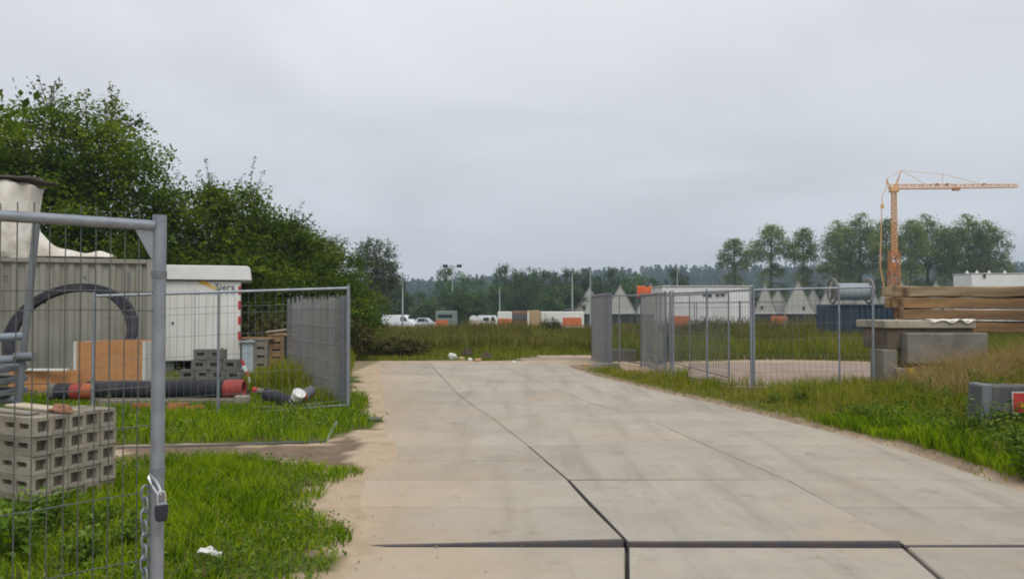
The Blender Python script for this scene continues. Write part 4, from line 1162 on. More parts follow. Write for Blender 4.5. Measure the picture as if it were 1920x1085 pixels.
# second stack by the white cabin
me_c = hollow_block(.29, .195, .2, .15, .075, .09, None); me_c.materials.append(M['block_dark'])
d_ = 15.4
base_x = pd(336, d_).x
zb = gzs(base_x, d_)
for r_, (n_, off) in enumerate(((4, 0.0), (4, .02), (3, .25), (2, .28))):
    for i in range(n_):
        o = link('hollow_block', me_c)
        o.location = (base_x + .15 + off + i * .3, d_ + rb.uniform(-.02, .02), zb + r_ * .2)
        o.rotation_euler = (0, 0, rb.uniform(-.06, .06))
        tag(o, '%s dark hollow block from the left, %s of the stack before the white cabin' % (['first', 'second', 'third', 'fourth'][i], ['bottom row', 'second row', 'third row', 'top row'][r_]), 'block', 'hollow blocks of the small stack')

# ------------------------------------------------------------------ scaffold frame at the left edge
d_ = 7.9
fr = empty('scaffold_frame', tuple(pd(36, d_)), 0, 'galvanised scaffold frame with cross tubes at the left picture edge', 'scaffold')
base = pd(36, d_)
def rel(px, py, dd=0): 
    p = pd(px, d_ + dd, zy(py, d_ + dd)); return p - base
zf = rel(30, 840); zf.z = gzs(base.x, base.y) 
MB().tube([Vector((-.06, 0, 0)), rel(36, 765), rel(67, 416)], .034, 12).build('post', M['galv_dull'], fr, smooth_=True)
MB().tube([Vector((-1.3, .3, 0)), Vector((-1.3, .3, 2.3))], .034, 12).build('post', M['galv_dull'], fr, smooth_=True)
for i, (ya, yb) in enumerate(((630, 642), (672, 684), (748, 760))):
    MB().tube([rel(48 - i * 6, ya), rel(-170, yb)], [.042, .042], 12).build('cross_tube', M['galv'], fr, smooth_=True)
MB().tube([rel(30, 668, -.05), rel(66, 668, -.05)], .045, 12).build('clamp', M['galv_dull'], fr, smooth_=True)
for i in range(3):
    MB().box(tuple(rel(-12, 690 + i * 22)), (.42, .5, .06)).build('deck_tray', M['galv_dull'], fr, bevel=.01)

# ------------------------------------------------------------------ grey container
d_ = 18.3
xr = pd(285, d_).x; xl = xr - 6.05
zb = 0.0; ht = zy(487, d_)
CR = R(19)
cont = empty('storage_container', (xr - 6.05 * math.cos(CR), d_ - 6.05 * math.sin(CR), 0), CR, 'grey beige corrugated steel container behind the near gate', 'container')
mb = MB()       # corrugated front
prof = []
xx = 0.12
while xx < 5.9:
    prof += [(xx, .0), (xx + .10, .0), (xx + .14, .05), (xx + .24, .05), (xx + .28, .0)]; xx += .28
prof = [(0.1, 0)] + prof + [(5.95, 0)]
vs = [(x_, y_, .12) for x_, y_ in prof] + [(x_, y_, ht - .1) for x_, y_ in prof]
n = len(prof)
mb.add(vs, [(i, i + 1, n + i + 1, n + i) for i in range(n - 1)])
mb.build('front_wall', M['container'], cont)
mb = MB()
vs = [(x_ , 2.44 - y_, .12) for x_, y_ in prof] + [(x_, 2.44 - y_, ht - .1) for x_, y_ in prof]
mb.add(vs, [(i + 1, i, n + i, n + i + 1) for i in range(n - 1)])
mb.build('rear_wall', M['container'], cont)
for sx_ in (0.03, 6.02): MB().box((sx_, 1.22, ht / 2), (.04, 2.40, ht - .2)).build('end_wall', M['container'], cont)
MB().box((3.025, 1.22, ht - .075), (5.85, 2.36, .05)).build('roof', M['container'], cont)
for y_ in (.0, 2.44):
    MB().box((3.025, y_, ht - .05), (5.80, .10, .10)).build('top_rail', M['container'], cont, bevel=.008)
    MB().box((3.025, y_, .06), (5.80, .10, .13)).build('bottom_rail', M['container'], cont, bevel=.008)
    for x_ in (0.04, 6.01):
        MB().box((x_, y_, ht / 2), (.15, .14, ht)).build('corner_post', M['container'], cont, bevel=.012)
MB().tube([(5.55, -.02, .4), (5.55, -.02, ht - .3)], .02, 8).build('lock_rod', M['galv_dull'], cont)
for x_ in (3.1, 4.65):
    MB().box((x_, -.012, ht - .42), (.05, .02, .05)).build('rivet_plate', M['galv_dull'], cont)
MB().box((2.0, -.02, ht - .35), (.9, .015, .55)).build('notice_board', M['white'], cont)
# coil of black pipe leaning on it
cc = pd(114, 15.6, 0.0)
rad = 1.22
coil = empty('pipe_coil', (cc.x, cc.y, 0), R(10), 'large coil of black plastic pipe leaning on the grey container', 'pipe coil')
tilt = R(31)
for i in range(9):
    rr_ = rad - .06 * (i % 3); yo = .075 * (i // 3)
    pts = []
    for k_ in range(48):
        a = 2 * math.pi * k_ / 48
        z_ = rr_ * math.sin(a) + rad; x_ = rr_ * math.cos(a) * (1 + .01 * math.sin(a * 3 + i))
        pts.append((x_, yo * math.cos(tilt) + z_ * math.sin(tilt) - .1, z_ * math.cos(tilt) + .03))
    MB().tube(pts, .042, 8, closed=True).build('pipe_turn', M['black'], coil, smooth_=True)
for a in (.6, 2.3, 4.2):
    p = Vector((rad * .97 * math.cos(a), (rad + rad * math.sin(a)) * math.sin(tilt) - .0, (rad + rad * .97 * math.sin(a)) * math.cos(tilt)))
    MB().box(tuple(p), (.10, .36, .16)).build('strap', M['rubber'], coil, bevel=.02)
# brown cable drum side glimpsed inside the coil
# white sheeted bundle on the container roof
p = pd(20, 17.9)
ts = empty('sheeted_pile', (p.x, p.y, ht - .01), R(15), 'white sheeted pile with a dark weathered top on the container roof', 'pile')
def sheet(rows_, ncol, fn):
    vs = [fn(i / (rows_ - 1), j / (ncol - 1)) for i in range(rows_) for j in range(ncol)]
    fs = [(i * ncol + j, i * ncol + j + 1, (i + 1) * ncol + j + 1, (i + 1) * ncol + j) for i in range(rows_ - 1) for j in range(ncol - 1)]
    return vs, fs
zt = zy(360, 18.9) - (ht - .05)
mb = MB()
n = 28
ringpts = []
for lev, (zz_, sc_) in enumerate(((.0, 1.0), (.12, 1.05), (.5, .96), (.95, .93), (zt - .08, 1.0), (zt, .9))):
    ring = []
    for k_ in range(n):
        a = 2 * math.pi * k_ / n
        cx_ = math.copysign(abs(math.cos(a)) ** .45, math.cos(a)); sy_ = math.copysign(abs(math.sin(a)) ** .45, math.sin(a))
        f_ = 1 + .035 * math.sin(k_ * 2.3 + lev) + .03 * math.sin(k_ * 5.1 + lev * 2)
        ring.append((cx_ * 1.35 * sc_ * f_ - .8, sy_ * .7 * sc_ * f_, zz_ + .02 * math.sin(k_ * 1.7)))
    ringpts += ring
fs = [(l * n + k_, l * n + (k_ + 1) % n, (l + 1) * n + (k_ + 1) % n, (l + 1) * n + k_) for l in range(5) for k_ in range(n)] + [tuple(5 * n + k_ for k_ in range(n))]
mb.add(ringpts, fs); mb.build('sheet', M['tarp'], ts, smooth_=True)
mb = MB()
for k_ in range(7): lump(mb, (-1.9 + k_ * .38, -.15 + .2 * math.sin(k_ * 2.2), zt + .06), (.34, .5, .1), seed=k_ + 2)
mb.build('rotted_top_layer', M['timber_dark'], ts)
# loose tail of the sheet lying along the roof edge
def tail(u, v):
    x_ = .55 + u * 1.65
    hgt = .62 * math.exp(-u * 4.2) + .05 + .07 * math.exp(-((u - .82) / .12) ** 2)
    a = v * math.pi
    return (x_, -.25 - .22 * math.cos(a), hgt * math.sin(a) * (1 + .1 * math.sin(u * 17)) + .06)
vs, fs = sheet(22, 9, tail)
MB().add(vs, fs).build('loose_sheet', M['tarp'], ts, smooth_=True)

# ------------------------------------------------------------------ white cabin with barrel roof and logo
d_ = 20.3
x0, x1 = pd(300, d_).x, pd(447, d_).x
wd = x1 - x0; hb = zy(528, d_); zt = zy(498, d_); gz0 = gzs((x0 + x1) / 2, d_)
cab = empty('white_cabin', ((x0 + x1) / 2, d_, gz0), R(19), 'white site cabin with rounded roof overhang and yellow logo', 'cabin')
MB().box((0, 1.6, (hb + .25) / 2), (wd, 3.2, hb - .25)).build('body', M['white'], cab, bevel=.015)
prof = []
for (cx_, cz_, a0) in ((wd / 2 + .12, zt - .13, 0), (-wd / 2 - .12, zt - .13, 90)):
    for k_ in range(6):
        a = R(a0 + 18 * k_); prof.append((cx_ + .12 * math.cos(a), cz_ + .12 * math.sin(a)))
prof += [(-wd / 2 - .26, hb + .03), (wd / 2 + .28, hb + .03)]
MB().prism(prof, -.12, 3.3).build('roof', M['white_clean'], cab, bevel=.015, smooth_=True)
for x_ in (-.7, .7): MB().box((x_, 1.5, .13), (.2, 2.8, .26)).build('skid', M['galv_dull'], cab)
step = .0
for i in range(6):
    z_ = zy(555 + i * 31.5 if i < 5 else 0, d_)
for i, yy_ in enumerate((545, 573, 602, 631)):
    MB().box((wd / 2 - .032, -.006, zy(yy_, d_)), (.06, .008, .22)).build('red_stripe', M['red'], cab)
    MB().box((wd / 2 + .004, .05, zy(yy_, d_)), (.008, .075, .24)).build('red_stripe', M['red'], cab)
MB().box((-.62, -.012, zy(606, d_)), (.04, .03, .07)).build('door_handle', M['lock'], cab)
MB().box((-.10, -.003, 1.15), (.012, .008, 1.9)).build('door_seam', M['galv_dull'], cab)
def text(body, size, loc, m, parent, name, rot=(R(90), 0, 0), sx=1.0):
    cu = bpy.data.curves.new('text_curve', 'FONT'); cu.body = body; cu.size = size; cu.extrude = .002; cu.resolution_u = 3
    cu.offset = size * .012
    t_ = bpy.data.objects.new('text_tmp', cu); col.objects.link(t_)
    dg = bpy.context.evaluated_depsgraph_get()
    me = bpy.data.meshes.new_from_object(t_.evaluated_get(dg))
    bpy.data.objects.remove(t_)
    o = link(name, me, m, parent); o.location = loc; o.rotation_euler = rot; o.scale = (sx, 1, 1)
    return o
lx = lambda px: pd(px, d_).x - (x0 + x1) / 2
text('Siers', .22, (lx(401), -.004, zy(543, d_) - gz0), M['ink_navy'], cab, 'logo_lettering', sx=1.15)
mb = MB()       # yellow swoosh
pts = [(lx(372) + .52 * t, zy(529, d_) - gz0 - .02 - .13 * t + .035 * math.sin(t * 6.2)) for t in np.linspace(0, 1, 12)]
top_ = [(x_, z_ + .052 * math.sin(math.pi * (i / 11) ** .6) + .01) for i, (x_, z_) in enumerate(pts)]
bot_ = [(x_, z_ - .045 * math.sin(math.pi * (i / 11) ** .6) - .004) for i, (x_, z_) in enumerate(pts)]
mb.prism(top_ + bot_[::-1], -.007, -.003); mb.build('logo_swoosh', M['ink_yellow'], cab)
for i in range(7):
    MB().box((lx(371 + i * 10.2), -.004, zy(550.5, d_) - gz0), (.075 if i % 3 else .1, .004, .07)).build('logo_mark', M['ink_blue'], cab)

# ------------------------------------------------------------------ timber, pipes and odds behind the middle fence
# orange plywood crate
d_ = 14.5
pc = pd(208, d_); zb = gzs(pc.x, pc.y)
cr = empty('plywood_crate', (pc.x, pc.y, zb), R(3), 'orange plywood crate with white edges before the grey container', 'crate')
hz_ = zy(640, d_) - zb
MB().box((0, 0, hz_ / 2), (1.18, .03, hz_)).build('front_board', M['ply'], cr)
MB().box((0, .8, hz_ / 2), (1.18, .03, hz_)).build('rear_board', M['ply'], cr)
for s_ in (-1, 1):
    MB().box((s_ * .605, .4, hz_ / 2 - .01), (.03, .83, hz_)).build('side_board', M['offwhite'], cr)
    MB().box((s_ * .62, -.01, hz_ / 2), (.055, .055, hz_ + .01)).build('edge_batten', M['offwhite'], cr)
MB().box((0, .4, .15), (1.16, .76, .03)).build('floor_board', M['ply'], cr)
# low orange boards
a = pd(18, 14.1); b = pd(146, 14.3)
for i in range(2):
    plank((a.x, a.y + i * .04, .14 + .25 * i), (b.x, b.y + i * .04, .14 + .25 * i), .03, .24, M['ply'], ['lower', 'upper'][i] + ' orange board on edge left of the plywood crate', 'board')
for i in range(3):
    x_ = pd(28 + i * 34, 14.12)
    plank((x_.x, x_.y, .53), (x_.x + .30, x_.y + .03, .53), .10, .035, M['litter'], ['left', 'middle', 'right'][i] + ' white offcut lying on the low orange boards', 'offcut')
# long beams and black pipes
d_ = 13.1
for i, (ya, xa, xb) in enumerate(((13.0, 170, 470), (13.35, 185, 440), (12.75, 190, 455))):
    a = pd(xa, ya); b = pd(xb, ya)
    zb = gzs(a.x, a.y)
    plank((a.x, ya, zb + .07), (b.x, ya + .05, zb + .07), .1, .12, M['timber_grey'], ['middle', 'rear', 'front'][i] + ' long grey beam on the grass under the black pipe', 'beam')
def pipe(a, b, ro, m, label, caps=None, name='pipe', ri=None):
    a = Vector(a); b = Vector(b)
    root = empty(name, tuple(a), 0, label, 'pipe')
    MB().pipe((0, 0, 0), b - a, ro, ri or ro * .86, 22).build('pipe_wall', m, root, smooth_=True)
    t = (b - a).normalized(); L_ = (b - a).length
    for s_, l0, l1, mm in (caps or []):
        MB().pipe(t * (L_ * s_ if s_ <= 1 else L_) + t * l0, t * (L_ * s_) + t * l1, ro * 1.06, ro * .8, 22).build('end_sleeve', mm, root, smooth_=True)
    return root
zr = .135
a = pd(168, 13.15, zr + .145); b = pd(452, 13.2, zr + .15)
pipe(a, b, .145, M['black'], 'thick black plastic pipe with a red right end on grey beams', [(1, -.25, .06, M['red_pipe'])])
a = pd(96, 12.95, zr + .13); b = pd(172, 13.0, zr + .13)
pipe(a, b, .125, M['black'], 'short black pipe with orange sleeves left of the long black pipe', [(0, .35, .5, M['red_pipe']), (1, -.12, .05, M['orange_pipe']), (0, .0, .1, M['block_dark'])])
a = pd(255, 12.35, .075); b = pd(352, 12.45, .075)
pipe(a, b, .07, M['black'], 'thin black pipe with red ends lying in the grass', [(0, -.02, .26, M['red_pipe']), (1, -.28, .02, M['orange_pipe'])])
a = pd(300, 12.15, .07); b = pd(385, 12.25, .07)
pipe(a, b, .065, M['orange_pipe'], 'orange brown pipe in the grass before the thin black pipe')
a = pd(198, 13.5, .19); b = pd(468, 13.55, .19)
pipe(a, b, .05, M['black'], 'slim black pipe lying behind the grey beams')
# small heap right of the pipes
a = pd(478, 12.9, .30); b = pd(510, 12.85, .26)
pipe(a, b, .045, M['timber_grey'], 'thin rusty pipe with a red end at the small heap', [(0, -.02, .06, M['red'])])
a = pd(500, 12.85, .24); b = pd(560, 12.5, .12)
pipe(a, b, .10, M['black'], 'short black pipe sloping down in the small heap')
a = pd(566, 12.55, .22); b = pd(584, 12.95, .28)
pipe(a, b, .085, M['galv_dull'], 'grey pipe stub with an orange mouth in the small heap', [(0, -.01, .04, M['orange_pipe'])])
bp_ = pd(553, 12.5, .12)
bk = empty('bucket', (bp_.x, bp_.y, .16), 0, 'white bucket with a blue band tipped on the small heap', 'bucket')
bk.rotation_euler = (R(25), R(35), 0)
MB().tube([(0, 0, 0), (0, 0, .2)], [.085, .105], 20).build('bucket_wall', M['litter'], bk, smooth_=True)
MB().tube([(0, 0, .03), (0, 0, .07)], [.092, .096], 20).build('blue_band', M['blue_dark'], bk, smooth_=True)
for i, (px, py, rz, lb) in enumerate(((456, 766, .3, 'square concrete tile leaning left of the small heap'), (585, 768, .9, 'flat grey stone right of the small heap'))):
    p = at(px, py); o = MB().box((0, 0, .09 if i == 0 else .04), (.24, .2, .22 if i == 0 else .08)).build('concrete_tile' if i == 0 else 'flat_stone', M['block'] if i == 0 else M['block_dark'], bevel=.02)
    o.location = (p.x, p.y, gzs(p.x, p.y)); o.rotation_euler = (0, 0, rz); tag(o, lb, 'stone')
plank((pd(470, 12.7).x, 12.7, .06), (pd(545, 12.3).x, 12.3, .05), .1, .05, M['timber'], 'brown plank in the grass under the small heap')
# red white marker post on the block stack
p = pd(462, 14.9); mk = empty('marker_beacon', (p.x, p.y, 0), 0, 'red and white striped marker beside the small block stack', 'marker')
za, zb2 = .30, .92
pa_ = Vector((.18, 0, za - .3)); pb_ = Vector((-.08, 0, zy(674, 14.9)))
for i in range(6):
    q_ = [pa_.lerp(pb_, i / 6), pa_.lerp(pb_, (i + 1) / 6)]
    MB().bar(q_[0], q_[1], .075 + .001 * i, .03).build('stripe', M['red'] if i % 2 else M['litter'], mk)
# sheds and crates at the back
d_ = 19.4
def crate(px0, px1, py0, dd, m, label, depth=.8, slat=True, name='wooden_crate', m2=None):
    a = pd(px0, dd); b = pd(px1, dd); w_ = b.x - a.x; zb = gzs((a.x + b.x) / 2, dd); hh_ = zy(py0, dd) - zb
    root = empty(name, ((a.x + b.x) / 2, dd, zb), 0, label, 'crate')
    MB().box((0, depth / 2 + .03, hh_ / 2), (w_ - .04, depth, hh_ - .04)).build('inner_box', m2 or M['dark'], root)  # default core colour stands in for shade behind the slats
    if slat:
        n_ = max(3, int(hh_ / .17))
        for i in range(n_):
            MB().box((0, 0, (i + .5) * hh_ / n_), (w_, .03, hh_ / n_ * .74)).build('slat', m, root)
        for s_ in (-1, 1): MB().box((s_ * (w_ / 2 - .04), -.025, hh_ / 2), (.08, .03, hh_)).build('upright', m, root)
    MB().box((0, depth / 2, hh_), (w_ + .06, depth + .08, .035)).build('lid', m, root)
    return root
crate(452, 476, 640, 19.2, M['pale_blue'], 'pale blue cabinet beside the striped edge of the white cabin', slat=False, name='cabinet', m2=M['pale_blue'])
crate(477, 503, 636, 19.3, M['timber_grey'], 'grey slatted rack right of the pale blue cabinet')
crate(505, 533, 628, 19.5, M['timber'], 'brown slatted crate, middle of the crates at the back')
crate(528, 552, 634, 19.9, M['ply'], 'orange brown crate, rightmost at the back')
plank((pd(450, 19.2).x, 19.4, zy(634, 19.3)), (pd(508, 19.2).x, 19.5, zy(634, 19.3)), .3, .04, M['timber'], 'long brown board lying over the cabinet and rack')
plank((pd(500, 19.6).x, 19.6, zy(626.5, 19.6) + .06), (pd(535, 19.6).x, 19.7, zy(622, 19.6) + .06), .25, .035, M['timber_pale'], 'pale board tilted on top of the brown crate')
# tubes on the verge
def tube_thing(pts, r, m, name, label, cat):
    pts = [Vector(p) for p in pts]; o_ = pts[0].copy()
    root = empty(name, tuple(o_), 0, label, cat)
    return root, [p - o_ for p in pts]
p0 = at(222, 838, .03); p1 = at(420, 833, .03); p2 = at(612, 826, .03)
o = MB().tube([p0, p1, p2], .016, 8).build('fence_tube', M['wire_rust'], smooth_=True, origin=p0); tag(o, 'long dull tube lying along the grass and dirt edge', 'tube')
p0 = at(613, 824, .02); p1 = pd(632, at(628, 800).y, zy(791, at(628, 800).y))
o = MB().tube([p0, p1], .022, 8).build('fence_tube', M['galv'], smooth_=True, origin=p0); tag(o, 'short bright tube sticking up from the grass edge', 'tube')
p0 = at(345, 790, .06); p1 = at(400, 786, .06)
o = MB().tube([p0, p1], .02, 8).build('fence_tube', M['galv'], smooth_=True, origin=p0); tag(o, 'short pale tube in the grass under the middle fence', 'tube')
p = at(703, 790); o = MB().box((0, 0, .02), (.22, .10, .06)).build('kerb_stone', M['block_dark'], bevel=.02); o.location = (p.x, p.y, gzs(p.x, p.y) + .005); o.rotation_euler = (0, 0, .1); tag(o, 'grey kerb stone at the tip of the grass by the road', 'stone')
p = at(396, 1062)
vs, fs = sheet(8, 7, lambda u, v: ((u - .5) * .15, (v - .5) * .06, .02 + .035 * math.sin(u * 5 + v * 3) * math.cos(v * 4) + .01 * math.sin(u * 13)))
o = MB().add(vs, fs).build('plastic_litter', M['litter'], smooth_=True); o.location = (p.x, p.y, gzs(p.x, p.y) + .06); o.rotation_euler = (R(18), 0, .3); tag(o, 'crumpled white plastic litter in the near grass', 'litter')
so = o.modifiers.new('thick', 'SOLIDIFY'); so.thickness = .004

# ------------------------------------------------------------------ right side: concrete blocks, timber mats
def block(px0, px1, py0, py1, dd, depth, m, label, rz=0.0, name='concrete_block', z1=None, bev=.025):
    a = pd(px0, dd); b = pd(px1, dd); zt_ = zy(py0, dd); zb_ = zy(py1, dd) if z1 is None else z1
    o = MB().box((0, depth / 2, (zt_ - zb_) / 2), (b.x - a.x, depth, zt_ - zb_)).build(name, m, bevel=bev, seg=2)
    o.location = ((a.x + b.x) / 2, dd, zb_); o.rotation_euler = (0, 0, rz)
    return tag(o, label, 'concrete block')
block(1658, 1830, 601, 615, 14.35, 1.2, M['conc_pale'], 'pale concrete slab on top of the blocks at the left end of the mats', name='concrete_slab', bev=.015)
block(1662, 1826, 615.2, 655, 14.42, 1.0, M['conc_brown'], 'brown concrete block with painted front shade directly under the pale slab by the mats')  # brown tone paints the dark front shading below the pale top
block(1700, 1852, 624, 682, 14.2, .36, M['conc'], 'smooth grey concrete block in front of the pale slab')
block(1714, 1850, 683, 0, 14.3, .9, M['conc_dark'], 'dark concrete block with painted shadow at ground level under the smooth grey one', z1=gzs(8, 14.4) - .05)  # dark tone paints in the shadow at the foot of the blocks
block(1655, 1682, 655, 0, 14.35, .55, M['conc'], 'upright grey concrete post left of the dark blocks', z1=-.05, name='concrete_post')
block(1686, 1699, 690, 0, 13.9, .25, M['conc'], 'short upright concrete post before the dark block', z1=-.05, name='concrete_post')
block(1702, 1716, 690, 0, 14.0, .1, M['yellow'], 'yellow painted marker slab against the dark block', z1=-.02, name='marker_slab', bev=.01)
# white sheet remnant on the block
p = pd(1790, 14.35, zy(601, 14.35))
vs, fs = sheet(18, 7, lambda u, v: ((u - .5) * .85, (v - .5) * .5 + .22, .02 + .012 * math.sin(u * 23) * math.sin(v * 5 + 1) - (.06 * (0.5 + .5 * math.sin(u * 17 + 1)) if v < .15 else 0)))
o = MB().add(vs, fs).build('plastic_sheet', M['tarp'], smooth_=True); o.location = p; tag(o, 'torn white plastic sheet on the pale concrete slab', 'sheet')
so = o.modifiers.new('thick', 'SOLIDIFY'); so.thickness = .006
# timber mats
rt = random.Random(12)
ws = [(1688, 555, 533), (1690, 577, 556), (1682, 598, 579), (1678, 620, 601)]
names = ['top', 'second', 'third', 'lowest']
for i, (pxl, pb, pt) in enumerate(ws):
    dd = 15.6
    a = pd(pxl, dd)
    zb_ = zy(pb, dd); t_ = zy(pt, dd) - zb_
    root = empty('timber_mat', (a.x, dd, zb_), R(-6 + rt.uniform(-1, 1)), names[i] + ' of the stacked brown timber mats on the right', 'timber mat', 'stacked timber mats')
    for k_ in range(4):
        off = rt.uniform(-.08, .3); ln = 5.0 + rt.uniform(-.1, .1)
        tt_ = t_ * (rt.uniform(.93, 1.0) if i else rt.uniform(.8, 1.1))
        mb = MB()
        ns = 9
        yc = k_ * .262
        vs = []
        for s_ in range(ns + 1):
            u_ = s_ / ns
            sag = -.02 * math.sin(u_ * math.pi) + rt.uniform(-.008, .008) + (rt.uniform(-.018, .018) if i == 0 else 0)
            for (yy_, z_) in ((yc, 0), (yc + .25, 0), (yc + .25, tt_), (yc, tt_)):
                vs.append((off + u_ * ln, yy_ + rt.uniform(-.006, .006), z_ + sag))
        fs = [(0, 3, 2, 1), tuple(ns * 4 + q for q in (0, 1, 2, 3))]
        for s_ in range(ns):
            for q in range(4):
                fs.append((s_ * 4 + q, s_ * 4 + (q + 1) % 4, s_ * 4 + 4 + (q + 1) % 4, s_ * 4 + 4 + q))
        mb.add(vs, fs); mb.build('beam', M['timber_top'] if i == 0 else M['timber'], root, bevel=.012)
    for x_ in (.5, 2.4, 4.3):
        MB().box((x_, .52, -.012), (.12, 1.0, .03)).build('spacer', M['timber_dark'], root)
# bearers under the mats
for i, x_ in enumerate((9.0, 11.2)):
    o = MB().box((0, 0, .55), (.5, 1.2, 1.15)).build('bearer_block', M['conc_dark'], bevel=.02); o.location = (x_, 16.0, -.02); tag(o, ['left', 'right'][i] + ' dark concrete bearer under the stacked timber mats', 'concrete block')
# barrier with red plate
dd = 9.6
a = pd(1832, dd); br = empty('concrete_barrier', (a.x, dd, 0), R(-4), 'low grey concrete barrier with a red plate in the right weeds', 'barrier')
zt_ = zy(722, dd)
MB().prism([(0, .05), (2.6, .05), (2.6, zt_ - .02), (.04, zt_)], 0, .32).build('barrier_body', M['barrier'], br, bevel=.02)
MB().prism([(.0, .02), (.16, .02), (.16, zt_ + .012), (.05, zt_ + .012)], -.012, .33).build('end_cap', M['galv_dull'], br, bevel=.01)
pl = MB().box((.62, -.018, zt_ - .205), (.44, .012, .24)).build('red_plate', M['red'], br)
MB().box((.62, -.014, zt_ - .205), (.47, .010, .27)).build('plate_rim', M['offwhite'], br)
for k_ in range(4):
    MB().box((.50 + k_ * .08, -.027, zt_ - .235), (.03 + .012 * (k_ % 2), .004, .05)).build('plate_mark', M['yellow'], br)
# small concrete box seen through the far panels
p = pd(1170, 23.4); o = MB().box((0, .3, .17), (.78, .6, .36)).build('concrete_trough', M['conc_dark'], bevel=.03); o.location = (p.x, p.y, gzs(p.x, p.y)); tag(o, 'dark concrete trough seen through the far fence panels', 'trough')
p = pd(1236, 22.2)
hc = empty('pipe_hoop', (p.x, p.y, gzs(p.x, p.y)), R(50), 'black pipe hoop standing behind the edge on fence panel', 'pipe hoop')
for i in range(3):
    MB().tube([((.52 - .02 * i) * math.cos(a), .05 * i, .55 + (.54 - .02 * i) * math.sin(a)) for a in np.linspace(0, 2 * math.pi, 36, endpoint=False)], .028, 7, closed=True).build('pipe_turn', M['black'], hc, smooth_=True)

# ------------------------------------------------------------------ dark blue container with cable drum on top
dd = 32.0
a = pd(1560, dd); b = pd(1682, dd); w_ = b.x - a.x
zb_ = gzs(a.x, dd); ht_ = zy(570, dd) - zb_
bc = empty('blue_container', ((a.x + b.x) / 2, dd, zb_), 0, 'dark blue steel container behind the yard fence', 'container')
MB().box((0, .9, ht_ / 2 + .05), (w_ - .08, 1.7, ht_ - .12)).build('body', M['blue_dark'], bc)
for i in range(12):
    MB().box((-w_ / 2 + .12 + i * (w_ - .24) / 11, .03, ht_ / 2), (.07, .05, ht_ - .2)).build('rib', M['blue_dark'], bc)
MB().box((0, .02, ht_ - .03), (w_ + .06, .12, .08)).build('top_rail', M['blue_dark'], bc, bevel=.01)
MB().box((0, .02, .06), (w_ + .02, .12, .1)).build('bottom_rail', M['blue_dark'], bc, bevel=.01)
cd = empty('cable_drum', (pd(1612, dd).x, dd + .85, zb_ + ht_ + .02), 0, 'cable drum with two big rings lying on the dark blue container', 'drum')
rr_ = .5
for s_ in (-1, 1):
    x_ = s_ * .76
    MB().tube([(x_, rr_ * math.cos(a), rr_ + .03 + rr_ * math.sin(a)) for a in np.linspace(0, 2 * math.pi, 40, endpoint=False)], .045, 8, closed=True).build('ring', M['timber_grey'], cd, smooth_=True)
    for k_ in range(3):
        a = k_ * math.pi / 3
        MB().bar((x_, -rr_ * math.cos(a), rr_ + .03 - rr_ * math.sin(a)), (x_, rr_ * math.cos(a), rr_ + .03 + rr_ * math.sin(a)), .05).build('spoke', M['timber_grey'], cd)
MB().tube([(-.72, 0, rr_ + .0), (.72, 0, rr_ + .0)], .36, 24).build('barrel', M['blue_grey'], cd, smooth_=True)

# ------------------------------------------------------------------ white site cabin and far right cabin
def site_cabin(px0, px1, py0, dd, label, wins, depth=2.6, base=.35, vents=(), m=None, name='site_cabin'):
    a = pd(px0, dd); b = pd(px1, dd); w_ = b.x - a.x; cx_ = (a.x + b.x) / 2
    zb_ = gzs(cx_, dd); h_ = zy(py0, dd) - zb_
    root = empty(name, (cx_, dd, zb_), 0, label, 'cabin')
    MB().box((0, depth / 2, (h_ + base) / 2), (w_, depth, h_ - base)).build('body', m or M['white_clean'], root, bevel=.04)
    MB().box((0, depth / 2, h_ + .02), (w_ + .12, depth + .12, .06)).build('roof', M['offwhite'], root, bevel=.015)
    for x_ in (-w_ / 2 + .06, w_ / 2 - .06, 0):
        MB().box((x_, -.012, (h_ + base) / 2), (.10, .03, h_ - base - .08)).build('wall_post', m or M['white_clean'], root)
    for x_ in (-w_ * .35, 0, w_ * .35): MB().box((x_, depth / 2, base / 2), (.3, depth * .9, base)).build('support', M['conc_dark'], root)
    for (wx, wy0, wy1, ww) in wins:
        x_ = pd(wx, dd).x - cx_; za_ = zy(wy0, dd) - zb_; zc_ = zy(wy1, dd) - zb_; wm = ww * dd / F
        fr_ = MB().box((x_, -.012, (za_ + zc_) / 2), (wm + .1, .03, za_ - zc_ + .1)).build('window', M['offwhite'], root)
        MB().box((x_, -.026, (za_ + zc_) / 2), (wm, .012, za_ - zc_)).build('pane', M['glass'], fr_)
    for vx in vents:
        x_ = pd(vx, dd).x - cx_
        MB().tube([(x_, depth * .4, h_ + .03), (x_, depth * .4, h_ + .16), (x_, depth * .4, h_ + .32)], [.16, .12, .02], 10).build('roof_vent', M['offwhite'], root)
    return root
site_cabin(1242, 1409, 537, 46.0, 'long white site cabin with small dark windows behind the yard fence', [(1321, 547, 555, 6), (1331, 549, 557, 6), (1345, 549, 556, 6), (1355, 547, 555, 7)], base=.4)
site_cabin(1822, 2010, 513, 62.0, 'white cabin with ribbed roof edge above the timber mats at the right edge', [(1846, 512.5, 521, 5), (1880, 540, 560, 20)], base=.4, vents=(1828, 1847, 1870, 1900))

